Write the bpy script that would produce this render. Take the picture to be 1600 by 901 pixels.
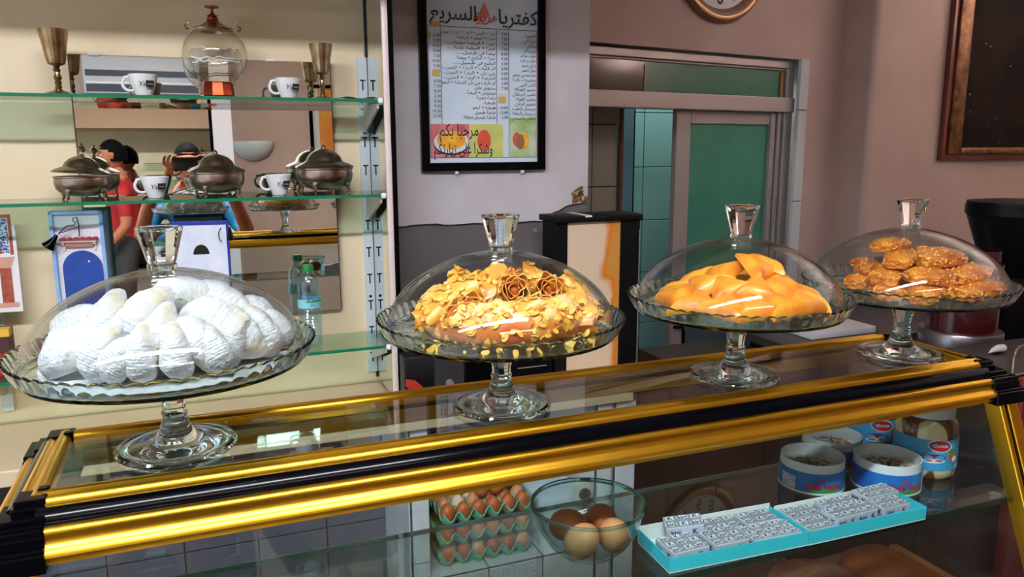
import bpy, bmesh, math, random
from mathutils import Vector, Matrix, noise

# ------------------------------------------------------------------ scene, camera, world, lights
scene = bpy.context.scene
COL = scene.collection
for o in list(bpy.data.objects):
    bpy.data.objects.remove(o)
R = math.radians
PI = math.pi
YAW, PITCH, ROLL, FPX = R(21.57), R(10.39), R(-0.21), 1220.0
CAM = Vector((0, 0, 1.59))
FW = Vector((math.sin(YAW)*math.cos(PITCH), math.cos(YAW)*math.cos(PITCH), -math.sin(PITCH)))
_r = Vector((math.cos(YAW), -math.sin(YAW), 0))
_u = _r.cross(FW)
RT = math.cos(ROLL)*_r + math.sin(ROLL)*_u
UP = -math.sin(ROLL)*_r + math.cos(ROLL)*_u
cd = bpy.data.cameras.new('camera')
cam = bpy.data.objects.new('camera', cd)
COL.objects.link(cam)
m = Matrix.Identity(4)
for i in range(3):
    m[i][0], m[i][1], m[i][2], m[i][3] = RT[i], UP[i], -FW[i], CAM[i]
cam.matrix_world = m
cd.sensor_width = 36
cd.lens = FPX*36/1600
cd.clip_start = 0.005
scene.camera = cam

w = bpy.data.worlds.new('street_daylight')
scene.world = w
w.use_nodes = True
bg = w.node_tree.nodes['Background']
bg.inputs[0].default_value = (0.78, 0.9, 1.0, 1)
bg.inputs[1].default_value = 1.1

def area(name, loc, rot, sx, sy, power, col):
    l = bpy.data.lights.new(name, 'AREA')
    l.shape = 'RECTANGLE'; l.size = sx; l.size_y = sy; l.energy = power; l.color = col
    o = bpy.data.objects.new(name, l)
    o.location = loc; o.rotation_euler = rot
    COL.objects.link(o)
    return o
# the shop front is open to the street on the left: a portal guides the sky light in
po = area('street_portal', (-2.9, -0.4, 1.45), (0, R(-90), 0), 2.9, 5.2, 1, (1, 1, 1))
po.data.cycles.is_portal = True
UPLIGHT_POWER = 310.0
TUBE_POWER = 78.0
HALL_FILL_POWER = 12.0

vs = scene.view_settings
vs.view_transform = 'Standard'; vs.look = 'None'; vs.gamma = 1; vs.use_curve_mapping = False
vs.exposure = 0.5
scene.cycles.max_bounces = 14
scene.cycles.glossy_bounces = 8
scene.cycles.transmission_bounces = 12
scene.cycles.transparent_max_bounces = 32
scene.cycles.caustics_reflective = False
scene.cycles.caustics_refractive = False
scene.cycles.sample_clamp_indirect = 6
scene.cycles.use_denoising = True

# ------------------------------------------------------------------ helpers
def at(x, y, X=None, Y=None, Z=None):
    """the point of the place seen at pixel (x, y) of the 1600x901 frame on one axis plane"""
    d = FW + RT*((x-800)/FPX) - UP*((y-450.5)/FPX)
    t = (X-CAM.x)/d.x if X is not None else (Y-CAM.y)/d.y if Y is not None else (Z-CAM.z)/d.z
    return CAM + d*t

DOOR_TURN = R(11.0)      # the wall with the sliding door runs askew to the shelf wall
DOOR_PIVOT = Vector((1.2, 2.75, 0))
DM = Matrix.Translation(DOOR_PIVOT) @ Matrix.Rotation(DOOR_TURN, 4, 'Z') @ Matrix.Translation(-DOOR_PIVOT)
DMI = DM.inverted()
def atd(x, y, Y):
    """like at(), in the door wall's own straight coordinates"""
    d = FW + RT*((x-800)/FPX) - UP*((y-450.5)/FPX)
    o, e = DMI @ CAM, DMI.to_3x3() @ d
    return o + e*((Y-o.y)/e.y)

def srgb(r, g, b):
    f = lambda c: (c/255/12.92 if c/255 <= 0.04045 else ((c/255+0.055)/1.055)**2.4)
    return (f(r), f(g), f(b), 1)

MATS = {}
def mat(name, rgb=(200, 200, 200), rough=0.5, metal=0.0, spec=0.5, var=None, vscale=20, bump=0, bscale=60,
        coat=0, emit=0, trans=0, sss=0, vdetail=4, vlo=0.35, vhi=0.65, bdist=0.002, stretch=None):
    if name in MATS: return MATS[name]
    m = bpy.data.materials.new(name); MATS[name] = m
    m.use_nodes = True
    nt = m.node_tree; b = nt.nodes['Principled BSDF']
    c = srgb(*rgb)
    b.inputs['Base Color'].default_value = c
    b.inputs['Roughness'].default_value = rough
    b.inputs['Metallic'].default_value = metal
    b.inputs['Specular IOR Level'].default_value = spec
    b.inputs['Coat Weight'].default_value = coat
    b.inputs['Coat Roughness'].default_value = 0.12
    b.inputs['Transmission Weight'].default_value = trans
    if sss:
        b.inputs['Subsurface Weight'].default_value = sss
        b.inputs['Subsurface Radius'].default_value = (0.01, 0.006, 0.004)
    if emit:
        b.inputs['Emission Color'].default_value = c
        b.inputs['Emission Strength'].default_value = emit
    if var or bump:
        tc = nt.nodes.new('ShaderNodeTexCoord')
        mp = nt.nodes.new('ShaderNodeMapping')
        nt.links.new(tc.outputs['Object'], mp.inputs[0])
        if stretch: mp.inputs['Scale'].default_value = stretch
    if var:
        n = nt.nodes.new('ShaderNodeTexNoise'); n.inputs['Scale'].default_value = vscale; n.inputs['Detail'].default_value = vdetail
        nt.links.new(mp.outputs[0], n.inputs[0])
        cr = nt.nodes.new('ShaderNodeValToRGB')
        cr.color_ramp.elements[0].position = vlo; cr.color_ramp.elements[1].position = vhi
        cr.color_ramp.elements[0].color = c; cr.color_ramp.elements[1].color = srgb(*var)
        nt.links.new(n.outputs[0], cr.inputs[0]); nt.links.new(cr.outputs[0], b.inputs['Base Color'])
    if bump:
        n = nt.nodes.new('ShaderNodeTexNoise'); n.inputs['Scale'].default_value = bscale; n.inputs['Detail'].default_value = 5
        nt.links.new(mp.outputs[0], n.inputs[0])
        bp = nt.nodes.new('ShaderNodeBump'); bp.inputs['Strength'].default_value = bump; bp.inputs['Distance'].default_value = bdist
        nt.links.new(n.outputs[0], bp.inputs['Height']); nt.links.new(bp.outputs[0], b.inputs['Normal'])
    return m

def thin_glass(name, tint=(245, 252, 250), f0=0.045, rough=0.0):
    """thin sheet of glass: clear transmission plus a reflection that grows towards grazing angles"""
    if name in MATS: return MATS[name]
    m = bpy.data.materials.new(name); MATS[name] = m; m.use_nodes = True
    nt = m.node_tree; nt.nodes.clear()
    out = nt.nodes.new('ShaderNodeOutputMaterial')
    tr = nt.nodes.new('ShaderNodeBsdfTransparent'); tr.inputs[0].default_value = srgb(*tint)
    gl = nt.nodes.new('ShaderNodeBsdfGlossy'); gl.inputs['Roughness'].default_value = rough
    lw = nt.nodes.new('ShaderNodeLayerWeight'); lw.inputs[0].default_value = 0.5
    pw = nt.nodes.new('ShaderNodeMath'); pw.operation = 'POWER'; pw.inputs[1].default_value = 5
    ma = nt.nodes.new('ShaderNodeMath'); ma.operation = 'MULTIPLY_ADD'; ma.inputs[1].default_value = 1-f0; ma.inputs[2].default_value = f0
    mx = nt.nodes.new('ShaderNodeMixShader')
    nt.links.new(lw.outputs['Facing'], pw.inputs[0]); nt.links.new(pw.outputs[0], ma.inputs[0])
    nt.links.new(ma.outputs[0], mx.inputs[0]); nt.links.new(tr.outputs[0], mx.inputs[1]); nt.links.new(gl.outputs[0], mx.inputs[2])
    nt.links.new(mx.outputs[0], out.inputs[0])
    return m

def solid_glass(name, col=(250, 253, 252), rough=0.0, ior=1.48):
    if name in MATS: return MATS[name]
    m = bpy.data.materials.new(name); MATS[name] = m; m.use_nodes = True
    nt = m.node_tree; nt.nodes.clear()
    out = nt.nodes.new('ShaderNodeOutputMaterial'); g = nt.nodes.new('ShaderNodeBsdfGlass')
    g.inputs['Color'].default_value = srgb(*col); g.inputs['Roughness'].default_value = rough; g.inputs['IOR'].default_value = ior
    nt.links.new(g.outputs[0], out.inputs[0])
    return m

class MB:
    """collects shapes; build() links them as one mesh object"""
    def __init__(s): s.v = []; s.f = []
    def add(s, v, f):
        k = len(s.v); s.v += [tuple(p) for p in v]; s.f += [tuple(i+k for i in q) for q in f]; return s
    def box(s, a, b):
        x0, y0, z0 = a; x1, y1, z1 = b
        return s.add([(x0,y0,z0),(x1,y0,z0),(x1,y1,z0),(x0,y1,z0),(x0,y0,z1),(x1,y0,z1),(x1,y1,z1),(x0,y1,z1)],
                     [(3,2,1,0),(4,5,6,7),(0,1,5,4),(1,2,6,5),(2,3,7,6),(3,0,4,7)])
    def lathe(s, prof, n=48, c=(0,0,0), sx=1, sy=1, closed=False, ph=0):
        k = len(s.v); P = len(prof)
        for r, z in prof:
            for i in range(n):
                a = 2*PI*i/n+ph
                s.v.append((c[0]+r*sx*math.cos(a), c[1]+r*sy*math.sin(a), c[2]+z))
        for j in range(P if closed else P-1):
            j2 = (j+1) % P
            for i in range(n):
                i2 = (i+1) % n
                s.f.append((k+j*n+i, k+j*n+i2, k+j2*n+i2, k+j2*n+i))
        if not closed:
            if prof[0][0] > 1e-6: s.f.append(tuple(k+i for i in reversed(range(n))))
            if prof[-1][0] > 1e-6: s.f.append(tuple(k+(P-1)*n+i for i in range(n)))
        return s
    def tube(s, pts, r, n=8, cap=True):
        pts = [Vector(p) for p in pts]; k = len(s.v); N = len(pts)
        rr = r if isinstance(r, (list, tuple)) else [r]*N
        up = None
        for j, p in enumerate(pts):
            t = (pts[min(j+1, N-1)]-pts[max(j-1, 0)]).normalized()
            if up is None:
                up = Vector((0,0,1)) if abs(t.z) < 0.9 else Vector((1,0,0))
            a = t.cross(up).normalized(); up = a.cross(t).normalized()
            for i in range(n):
                q = 2*PI*i/n
                s.v.append(tuple(p+a*(rr[j]*math.cos(q))+up*(rr[j]*math.sin(q))))
        for j in range(N-1):
            for i in range(n):
                i2 = (i+1) % n
                s.f.append((k+j*n+i2, k+j*n+i, k+(j+1)*n+i, k+(j+1)*n+i2))
        if cap:
            s.f.append(tuple(k+i for i in range(n))); s.f.append(tuple(k+(N-1)*n+i for i in reversed(range(n))))
        return s
    def prism(s, poly, d0, d1, plane='xz'):
        """extrude a 2D outline: plane xz runs along y, yz along x, xy along z"""
        def P(a, b, c):
            return (a, c, b) if plane == 'xz' else (c, a, b) if plane == 'yz' else (a, b, c)
        n = len(poly); v = [P(a, b, d0) for a, b in poly]+[P(a, b, d1) for a, b in poly]
        f = [tuple(range(n)), tuple(reversed(range(n, 2*n)))]+[(i, i+n, (i+1) % n+n, (i+1) % n) for i in range(n)]
        return s.add(v, f)
    def build(s, name, material, parent=None, loc=None, smooth=35, rot=None, bevel=0, bseg=2):
        me = bpy.data.meshes.new(name); me.from_pydata(s.v, [], s.f)
        bm = bmesh.new(); bm.from_mesh(me)
        bmesh.ops.recalc_face_normals(bm, faces=bm.faces)
        if bevel:
            es = [e for e in bm.edges if len(e.link_faces) == 2 and e.calc_face_angle(0) > 0.5]
            bmesh.ops.bevel(bm, geom=es, offset=bevel, segments=bseg, profile=0.5, affect='EDGES')
        bm.to_mesh(me); bm.free()
        if smooth:
            me.shade_smooth(); me.set_sharp_from_angle(angle=R(smooth))
        return link(name, me, material, parent, loc, rot)

def link(name, me, material, parent=None, loc=None, rot=None):
    o = bpy.data.objects.new(name, me); COL.objects.link(o)
    if material is not None and not me.materials: me.materials.append(material)
    if parent is not None: o.parent = parent
    if loc is not None: o.location = loc
    if rot is not None: o.rotation_euler = rot
    return o

def thing(name, label, cat, loc=(0,0,0), group=None, rz=0, rot=None):
    o = bpy.data.objects.new(name, None); COL.objects.link(o)
    o.empty_display_size = 0.02
    o.location = loc; o.rotation_euler = rot if rot is not None else (0, 0, rz)
    return tag(o, label, cat, group)

def tag(o, label, cat, group=None):
    o['label'] = label; o['category'] = cat
    if group: o['group'] = group
    return o

def struct(o):
    o['kind'] = 'structure'; return o

def stuff(o):
    o['kind'] = 'stuff'; return o

def copy_tree(o, parent=None):
    c = o.copy(); COL.objects.link(c); c.parent = parent
    for ch in list(o.children): copy_tree(ch, c)
    return c

# Arabic letters: isolated, final, initial, medial presentation forms (0 = does not join forward)
AR = {'ا': (0xFE8D,0xFE8E,0,0), 'أ': (0xFE83,0xFE84,0,0), 'ب': (0xFE8F,0xFE90,0xFE91,0xFE92), 'ة': (0xFE93,0xFE94,0,0),
      'ت': (0xFE95,0xFE96,0xFE97,0xFE98), 'ج': (0xFE9D,0xFE9E,0xFE9F,0xFEA0), 'ح': (0xFEA1,0xFEA2,0xFEA3,0xFEA4),
      'خ': (0xFEA5,0xFEA6,0xFEA7,0xFEA8), 'د': (0xFEA9,0xFEAA,0,0), 'ر': (0xFEAD,0xFEAE,0,0), 'ز': (0xFEAF,0xFEB0,0,0),
      'س': (0xFEB1,0xFEB2,0xFEB3,0xFEB4), 'ش': (0xFEB5,0xFEB6,0xFEB7,0xFEB8), 'ص': (0xFEB9,0xFEBA,0xFEBB,0xFEBC),
      'ض': (0xFEBD,0xFEBE,0xFEBF,0xFEC0), 'ط': (0xFEC1,0xFEC2,0xFEC3,0xFEC4), 'ع': (0xFEC9,0xFECA,0xFECB,0xFECC),
      'غ': (0xFECD,0xFECE,0xFECF,0xFED0), 'ف': (0xFED1,0xFED2,0xFED3,0xFED4), 'ق': (0xFED5,0xFED6,0xFED7,0xFED8),
      'ك': (0xFED9,0xFEDA,0xFEDB,0xFEDC), 'ل': (0xFEDD,0xFEDE,0xFEDF,0xFEE0), 'م': (0xFEE1,0xFEE2,0xFEE3,0xFEE4),
      'ن': (0xFEE5,0xFEE6,0xFEE7,0xFEE8), 'ه': (0xFEE9,0xFEEA,0xFEEB,0xFEEC), 'و': (0xFEED,0xFEEE,0,0),
      'ى': (0xFEEF,0xFEF0,0,0), 'ي': (0xFEF1,0xFEF2,0xFEF3,0xFEF4), 'ء': (0xFE80,0,0,0)}
def arabic(s):
    out = []
    for i, ch in enumerate(s):
        if ch not in AR: out.append(ch); continue
        prev = i > 0 and s[i-1] in AR and AR[s[i-1]][2] != 0
        nxt = AR[ch][2] != 0 and i+1 < len(s) and s[i+1] in AR and s[i+1] != 'ء'
        f = AR[ch]
        out.append(chr(f[3] if prev and nxt else f[2] if nxt else f[1] if prev and f[1] else f[0]))
    return ''.join(reversed(out))

def text_mesh(s, size, align='CENTER', bold=0.0, shear=0.0, extrude=0.0, fit=None):
    c = bpy.data.curves.new('t', 'FONT'); c.body = s; c.size = size; c.align_x = align; c.resolution_u = 3
    c.offset = bold; c.shear = shear; c.extrude = extrude
    o = bpy.data.objects.new('t', c); COL.objects.link(o)
    bpy.context.view_layer.update()
    me = bpy.data.meshes.new_from_object(o.evaluated_get(bpy.context.evaluated_depsgraph_get()))
    bpy.data.objects.remove(o); bpy.data.curves.remove(c)
    me.materials.clear()
    if fit:
        xs = [v.co.x for v in me.vertices]
        if xs:
            k = fit/(max(xs)-min(xs))
            for v in me.vertices: v.co.x *= k
    return me

def text_obj(name, s, size, material, parent, loc, rot=(R(90),0,0), **k):
    return link(name, text_mesh(s, size, **k), material, parent, loc, rot)

def wrap(me, r, a0, z0, taper=0.0):
    """bend a flat text/print mesh (x right, y up) round an upright cylinder; a0 = angle of its middle"""
    for v in me.vertices:
        x, y = v.co.x, v.co.y
        rr = r+taper*(z0+y)
        a = a0+x/r
        v.co = (rr*math.cos(a), rr*math.sin(a), z0+y)
    return me

def grid_mesh(w, h, nx, ny):
    me = bpy.data.meshes.new('g')
    v = [(-w/2+w*i/nx, -h/2+h*j/ny, 0) for j in range(ny+1) for i in range(nx+1)]
    f = [(j*(nx+1)+i, j*(nx+1)+i+1, (j+1)*(nx+1)+i+1, (j+1)*(nx+1)+i) for j in range(ny) for i in range(nx)]
    me.from_pydata(v, [], f); return me

def ordinal(i):
    return ['first','second','third','fourth','fifth','sixth','seventh','eighth','ninth','tenth','eleventh','twelfth'][i]

# ------------------------------------------------------------------ shared materials
CREAM = mat('cream_wall_paint', (244, 226, 192), 0.7, var=(236, 214, 174), vscale=3, bump=0.15, bscale=40)
GREYW = mat('lilac_grey_plaster', (216, 210, 214), 0.75, var=(200, 194, 198), vscale=4, bump=0.35, bscale=18)
PINKW = mat('dusty_pink_paint', (192, 168, 160), 0.6, var=(180, 154, 148), vscale=2.5, bump=0.12, bscale=30)
WHITE = mat('white_gloss', (238, 238, 236), 0.3)
PORC = mat('white_porcelain', (240, 240, 240), 0.12, coat=0.5)
BLACK = mat('black_plastic', (3, 3, 6), 0.14, spec=0.16)
BLACKM = mat('black_matt', (5, 5, 6), 0.6, spec=0.2)
GOLD = mat('gold_anodised', (246, 188, 52), 0.28, metal=1.0, bump=0.05, bscale=3, stretch=(1, 60, 60))
PEWTER = mat('pewter', (182, 160, 146), 0.28, metal=1.0, var=(140, 118, 104), vscale=28, bump=0.1, bscale=80)
BRONZE = mat('aged_bronze', (184, 156, 116), 0.28, metal=1.0, var=(128, 98, 70), vscale=30)
COPPER = mat('copper', (150, 62, 40), 0.32, metal=1.0)
ALU = mat('brushed_aluminium', (176, 170, 168), 0.4, metal=0.6)
MIRROR = mat('mirror_silver', (228, 232, 228), 0.0, metal=1.0)
PANE = thin_glass('case_glass', (240, 247, 244), 0.09)
SHELFGLASS = thin_glass('shelf_glass', (222, 240, 232), 0.06)
DOMEGLASS = thin_glass('dome_glass', (250, 252, 252), 0.045)
EDGEGREEN = mat('green_glass_edge', (30, 140, 98), 0.15, trans=0.3)
EDGEDARK = mat('dark_green_glass_edge', (16, 52, 44), 0.15, trans=0.3)
CRYSTAL = solid_glass('pressed_glass', (250, 253, 253))
PLATEGLASS = solid_glass('plate_glass', (247, 253, 253))
TILEW = mat('white_glazed_tile', (214, 218, 222), 0.18, var=(200, 204, 210), vscale=2)
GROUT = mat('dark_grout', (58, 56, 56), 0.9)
INK = mat('black_ink', (24, 30, 38), 0.6)
SKIN = mat('skin', (196, 122, 84), 0.5, sss=0.1, var=(182, 104, 70), vscale=9)
HAIR = mat('black_hair', (10, 8, 7), 0.7, spec=0.1, bump=0.5, bscale=120)
# ------------------------------------------------------------------ the setting
YW = 2.345          # face of the wall behind the shelves
YD = 2.75           # face of the wall with the sliding door
FRONT = -3.0        # wall on the customers' side
TOPZ = 3.0
floor = struct(MB().box((-3.0, FRONT-0.1, -0.1), (4.9, 4.4, -0.004)).build('floor', mat('floor_screed', (70, 58, 48), 0.6), smooth=0))
tm = MB().box((-0.197, -0.197, -0.012), (0.197, 0.197, 0)).build('floor_tile', mat('brown_floor_tile', (128, 104, 84), 0.35, var=(104, 82, 66), vscale=6), floor, bevel=0.002, bseg=1, smooth=0)
first = True
for i in range(0, 8):
    for j in range(2, 9):
        x, y = 0.2+0.4*i, 0.2+0.4*j
        o = tm if first else tm.copy()
        if not first: COL.objects.link(o)
        first = False
        o.location = (x, y, 0)
struct(MB().box((-3.0, FRONT-0.1, TOPZ), (4.9, 4.4, TOPZ+0.1)).build('ceiling', mat('ceiling_paint', (214, 204, 196), 0.8), smooth=0))
# lowered soffit over the back bar: its front edge throws the shade line on the wall
struct(MB().box((-2.9, 1.5, 2.184), (1.2, YW, TOPZ)).build('ceiling_soffit', mat('soffit_paint', (178, 142, 114), 0.8), smooth=0))
struct(MB().box((-2.9, YW, 0), (0.492, YW+0.1, TOPZ)).build('wall_back', CREAM, smooth=0))
# grey plaster wall with a ragged lower edge over the slate splashback
random.seed(4)
poly = [(0.492, TOPZ), (1.2, TOPZ)]
gx = 1.2
edge = [(1.2, 1.43), (1.196, 1.415), (1.18, 1.40), (1.15, 1.398), (1.12, 1.392), (1.095, 1.378), (1.072, 1.372), (1.07, 1.345)]
x = 1.05
while x > 0.5:
    edge.append((x, 1.349+random.uniform(-0.004, 0.003))); x -= 0.025
edge.append((0.492, 1.35))
mb = MB()
full = poly+edge
mb.prism(full, YW, YW+0.1)
me_poly = mb
wg = struct(me_poly.build('wall_menu', GREYW, smooth=0))
struct(MB().box((0.492, YW+0.012, 0), (1.2, YW+0.1, 1.44)).build('wall_splashback', mat('grey_slate', (118, 112, 114), 0.35, var=(100, 94, 96), vscale=3), smooth=0))
# chipped yellow patch where the plaster has broken away at the corner
mb = MB()
random.seed(9)
for i in range(16):
    c = Vector((1.172+random.uniform(-0.028, 0.02), YW-0.004, 1.432+random.uniform(-0.022, 0.022)))
    a = random.uniform(0, PI); l = random.uniform(0.006, 0.014)
    mb.tube([c-Vector((math.cos(a)*l, 0, math.sin(a)*l)), c+Vector((math.cos(a)*l, -0.004, math.sin(a)*l))], 0.003, 5)
cp = stuff(mb.build('chipped_plaster', mat('ochre_plaster', (164, 120, 50), 0.9, var=(92, 58, 24), vscale=50), wg))
screw = MB().lathe([(0.0001, -0.006), (0.006, -0.004), (0.006, 0)], 12).build('screw', ALU, bpy.data.objects['wall_splashback'], loc=(1.015, YW+0.011, 1.315), rot=(R(90), 0, 0))

# wall with the door opening
dl, dr, dtop = 1.02, atd(1262, 92, YD).x, atd(1262, 92, YD).z
mb = MB()
mb.box((dr, YD, 0), (3.1, YD+0.12, TOPZ)); mb.box((1.1, YD, dtop-0.006), (dr, YD+0.12, TOPZ))
wd = struct(mb.build('wall_door', PINKW, smooth=0))
struct(MB().box((1.1, YW+0.1, 0), (1.2, YD+0.12, TOPZ)).build('wall_return', GREYW, smooth=0))
YR = 2.90
XC = at(1350, 300, Y=YR).x
mb = MB()
pts = [(5.0, YR)]
for k in range(7):
    a = PI/2*k/6
    pts.append((XC+0.03-0.03*math.sin(a), YR+0.03-0.03*math.cos(a)))
pts += [(XC, YR+0.5), (5.0, YR+0.5)]
mb.prism(pts, 0, TOPZ, 'xy')
struct(mb.build('wall_right', mat('taupe_paint', (188, 162, 152), 0.5, var=(176, 150, 140), vscale=2.5, bump=0.12, bscale=30)))
struct(MB().box((4.8, FRONT, 0), (4.9, 3.2, TOPZ)).build('wall_side', PINKW, smooth=0))
wf = struct(MB().box((-3.0, FRONT-0.1, 0), (4.9, FRONT, TOPZ)).build('wall_front', mat('beige_pink_paint', (206, 178, 160), 0.7, var=(196, 166, 148), vscale=2), smooth=0))
struct(MB().box((-3.0, 1.9, 0), (-2.9, YW, TOPZ)).build('wall_left', CREAM, smooth=0))
# white glazed tiles down the right jamb of the door
zt = dtop
k = 0
tile = None
while zt > 0.05:
    h = 0.236 if k == 0 else 0.43
    mb = MB().box((0, 0, 0), (0.062, 0.02, h-0.004))
    mb.build('jamb_tile', TILEW, wd, loc=(dr-0.062, YD-0.016, zt-h), bevel=0.002, bseg=1, smooth=0)
    zt -= h; k += 1

# aluminium sliding door (structure) with transom
door = struct(thing('door_1', 'aluminium sliding door with frosted green panes and a transom light', 'door'))
del door['category']
YF = YD+0.03
fx1 = atd(1240, 150, YF).x; ft = atd(1240, 96, YF).z
def bar(n, x0, x1, z0, z1, y0=YF, y1=YF+0.05, material=ALU, bevel=0.004):
    return MB().box((x0, y0, z0), (x1, y1, z1)).build(n, material, door, bevel=bevel, smooth=0)
hz0 = atd(1100, 172, YF).z; hz1 = atd(1100, 147, YF).z
bar('head_rail', 1.2, fx1, ft-0.035, ft+0.0)
bar('head_lip', 1.2, fx1, ft-0.045, ft-0.035, YF+0.01, YF+0.04)
bar('transom_rail', 1.2, fx1, hz0, hz1, YF-0.01, YF+0.06)
bar('jamb', fx1-0.055, fx1, 0, ft-0.035)
bar('jamb_channel', fx1-0.085, fx1-0.062, 0, hz0, YF+0.012)
bar('jamb_channel', fx1-0.125, fx1-0.093, 0, hz0, YF+0.02)
FROST = mat('frosted_green_glass', (50, 120, 102), 0.3, var=(58, 132, 110), vscale=5, spec=0.5)
tpx = atd(1012, 120, YF).x
MB().box((1.2, YF+0.02, hz1), (tpx, YF+0.028, ft-0.045)).build('transom_pane', mat('transom_dark_view', (58, 48, 34), 0.12), door, smooth=0)  # dark reflection and view through the transom, put into the pane colour
MB().box((tpx, YF+0.02, hz1), (fx1-0.055, YF+0.028, ft-0.045)).build('transom_pane', mat('transom_teal_view', (48, 104, 88), 0.2, var=(52, 112, 94), vscale=3), door, smooth=0)  # teal kitchen showing through, painted as the pane's own colour
MB().box((tpx-0.003, YF+0.016, hz1), (tpx+0.003, YF+0.02, ft-0.06)).build('pane_joint', mat('brass_strip', (150, 128, 86), 0.4), door, smooth=0)
MB().box((fx1-0.082, YF+0.012, hz1), (fx1-0.066, YF+0.019, ft-0.05)).build('putty_strip', mat('brown_putty', (150, 104, 60), 0.7), door, smooth=0)
sx0 = atd(1056, 250, YF+0.03).x
st0 = atd(1078, 250, YF+0.03).x
sr = atd(1207, 250, YF+0.03).x
stop = atd(1140, 194, YF+0.03).z
MB().box((sx0, YF+0.03, 0.06), (st0, YF+0.06, hz0)).build('sliding_stile', mat('door_alu', (168, 160, 158), 0.45, metal=0.4), door, bevel=0.003, smooth=0)
MB().box((st0, YF+0.03, stop), (fx1-0.09, YF+0.06, hz0)).build('sliding_top_rail', MATS['door_alu'], door, bevel=0.003, smooth=0)
MB().box((st0, YF+0.03, 0.06), (fx1-0.09, YF+0.06, 0.9)).build('kick_panel', mat('dark_blue_grey_panel', (62, 76, 86), 0.35), door, bevel=0.003, smooth=0)
MB().box((sr, YF+0.028, 0.9), (fx1-0.11, YF+0.062, stop)).build('rubber_seal', BLACKM, door, smooth=0)
MB().box((st0, YF+0.04, 0.9), (sr, YF+0.046, stop)).build('sliding_pane', FROST, door, smooth=0)
hp = atd(1060, 535, YF)
mb = MB().tube([(hp.x-0.012, YF+0.02, hp.z+0.07), (hp.x+0.004, YF-0.02, hp.z+0.075), (hp.x+0.008, YF-0.02, hp.z+0.05), (hp.x+0.008, YF-0.02, hp.z-0.09)], 0.008, 8)
mb.build('door_handle', BLACK, door)

wd.matrix_world = DM; door.matrix_world = DM
# back kitchen seen through the open half of the door
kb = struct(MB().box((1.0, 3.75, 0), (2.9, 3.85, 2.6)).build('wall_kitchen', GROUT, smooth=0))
t = None
TEAL = mat('teal_glazed_tile', (126, 162, 160), 0.25, var=(112, 150, 150), vscale=1.5)
for i in range(8):
    for j in range(8):
        if t is None:
            t = MB().box((0.002, 0, 0.002), (0.208, 0.012, 0.288)).build('tile', TEAL, kb, bevel=0.002, bseg=1, smooth=0); o = t
        else:
            o = t.copy(); COL.objects.link(o)
        o.location = (1.2+0.21*i, 3.738, 0.02+0.29*j)
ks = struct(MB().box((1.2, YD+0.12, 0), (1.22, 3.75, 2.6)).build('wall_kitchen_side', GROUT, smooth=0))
t = None
BEIGET = mat('beige_glazed_tile', (150, 144, 130), 0.3, var=(138, 132, 118), vscale=2)
for i in range(3):
    for j in range(9):
        if t is None:
            t = MB().box((0, 0.002, 0.002), (0.012, 0.298, 0.288)).build('tile', BEIGET, ks, bevel=0.002, bseg=1, smooth=0); o = t
        else:
            o = t.copy(); COL.objects.link(o)
        o.location = (1.22, YD+0.14+0.3*i, 0.02+0.29*j)
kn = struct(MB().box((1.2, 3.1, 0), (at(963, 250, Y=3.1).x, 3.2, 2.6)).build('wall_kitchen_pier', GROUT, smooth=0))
xe = at(963, 250, Y=3.1).x
for i, (x0, x1) in enumerate(((xe-0.17, xe-0.128), (xe-0.124, xe-0.002), (xe-0.4, xe-0.174))):
    for j in range(9):
        MB().box((x0, 3.09, 0.06+0.27*j), (x1, 3.1, 0.326+0.27*j)).build('tile', BEIGET, kn, bevel=0.002, bseg=1, smooth=0)
pp = tag(MB().tube([(xe+0.012, 3.08, 0), (xe+0.012, 3.08, 2.55)], 0.011, 10).build('water_pipe', mat('rusty_brown_pipe', (110, 52, 28), 0.5, var=(60, 30, 18), vscale=30)),
         'thin rusty brown pipe running up the tiles behind the doorway', 'pipe')
xb0, xb1 = at(970, 300, Y=3.4).x, at(988, 300, Y=3.4).x
pz = struct(MB().box((xb0, 3.4, 0), (xb1, 3.74, 2.6)).build('wall_kitchen_corner', mat('blue_grey_paint', (110, 140, 158), 0.4), smooth=0))
struct(MB().box((xb1, 3.41, 0), (xb1+0.014, 3.44, 2.6)).build('trim_1', BLACKM, smooth=0))
struct(MB().box((1.0, YD+0.2, 2.6), (2.9, 3.85, 2.65)).build('ceiling_kitchen', WHITE, smooth=0))
struct(MB().box((2.85, YD+0.5, 0), (2.9, 3.75, 2.6)).build('wall_kitchen_far', TEAL, smooth=0))

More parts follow.
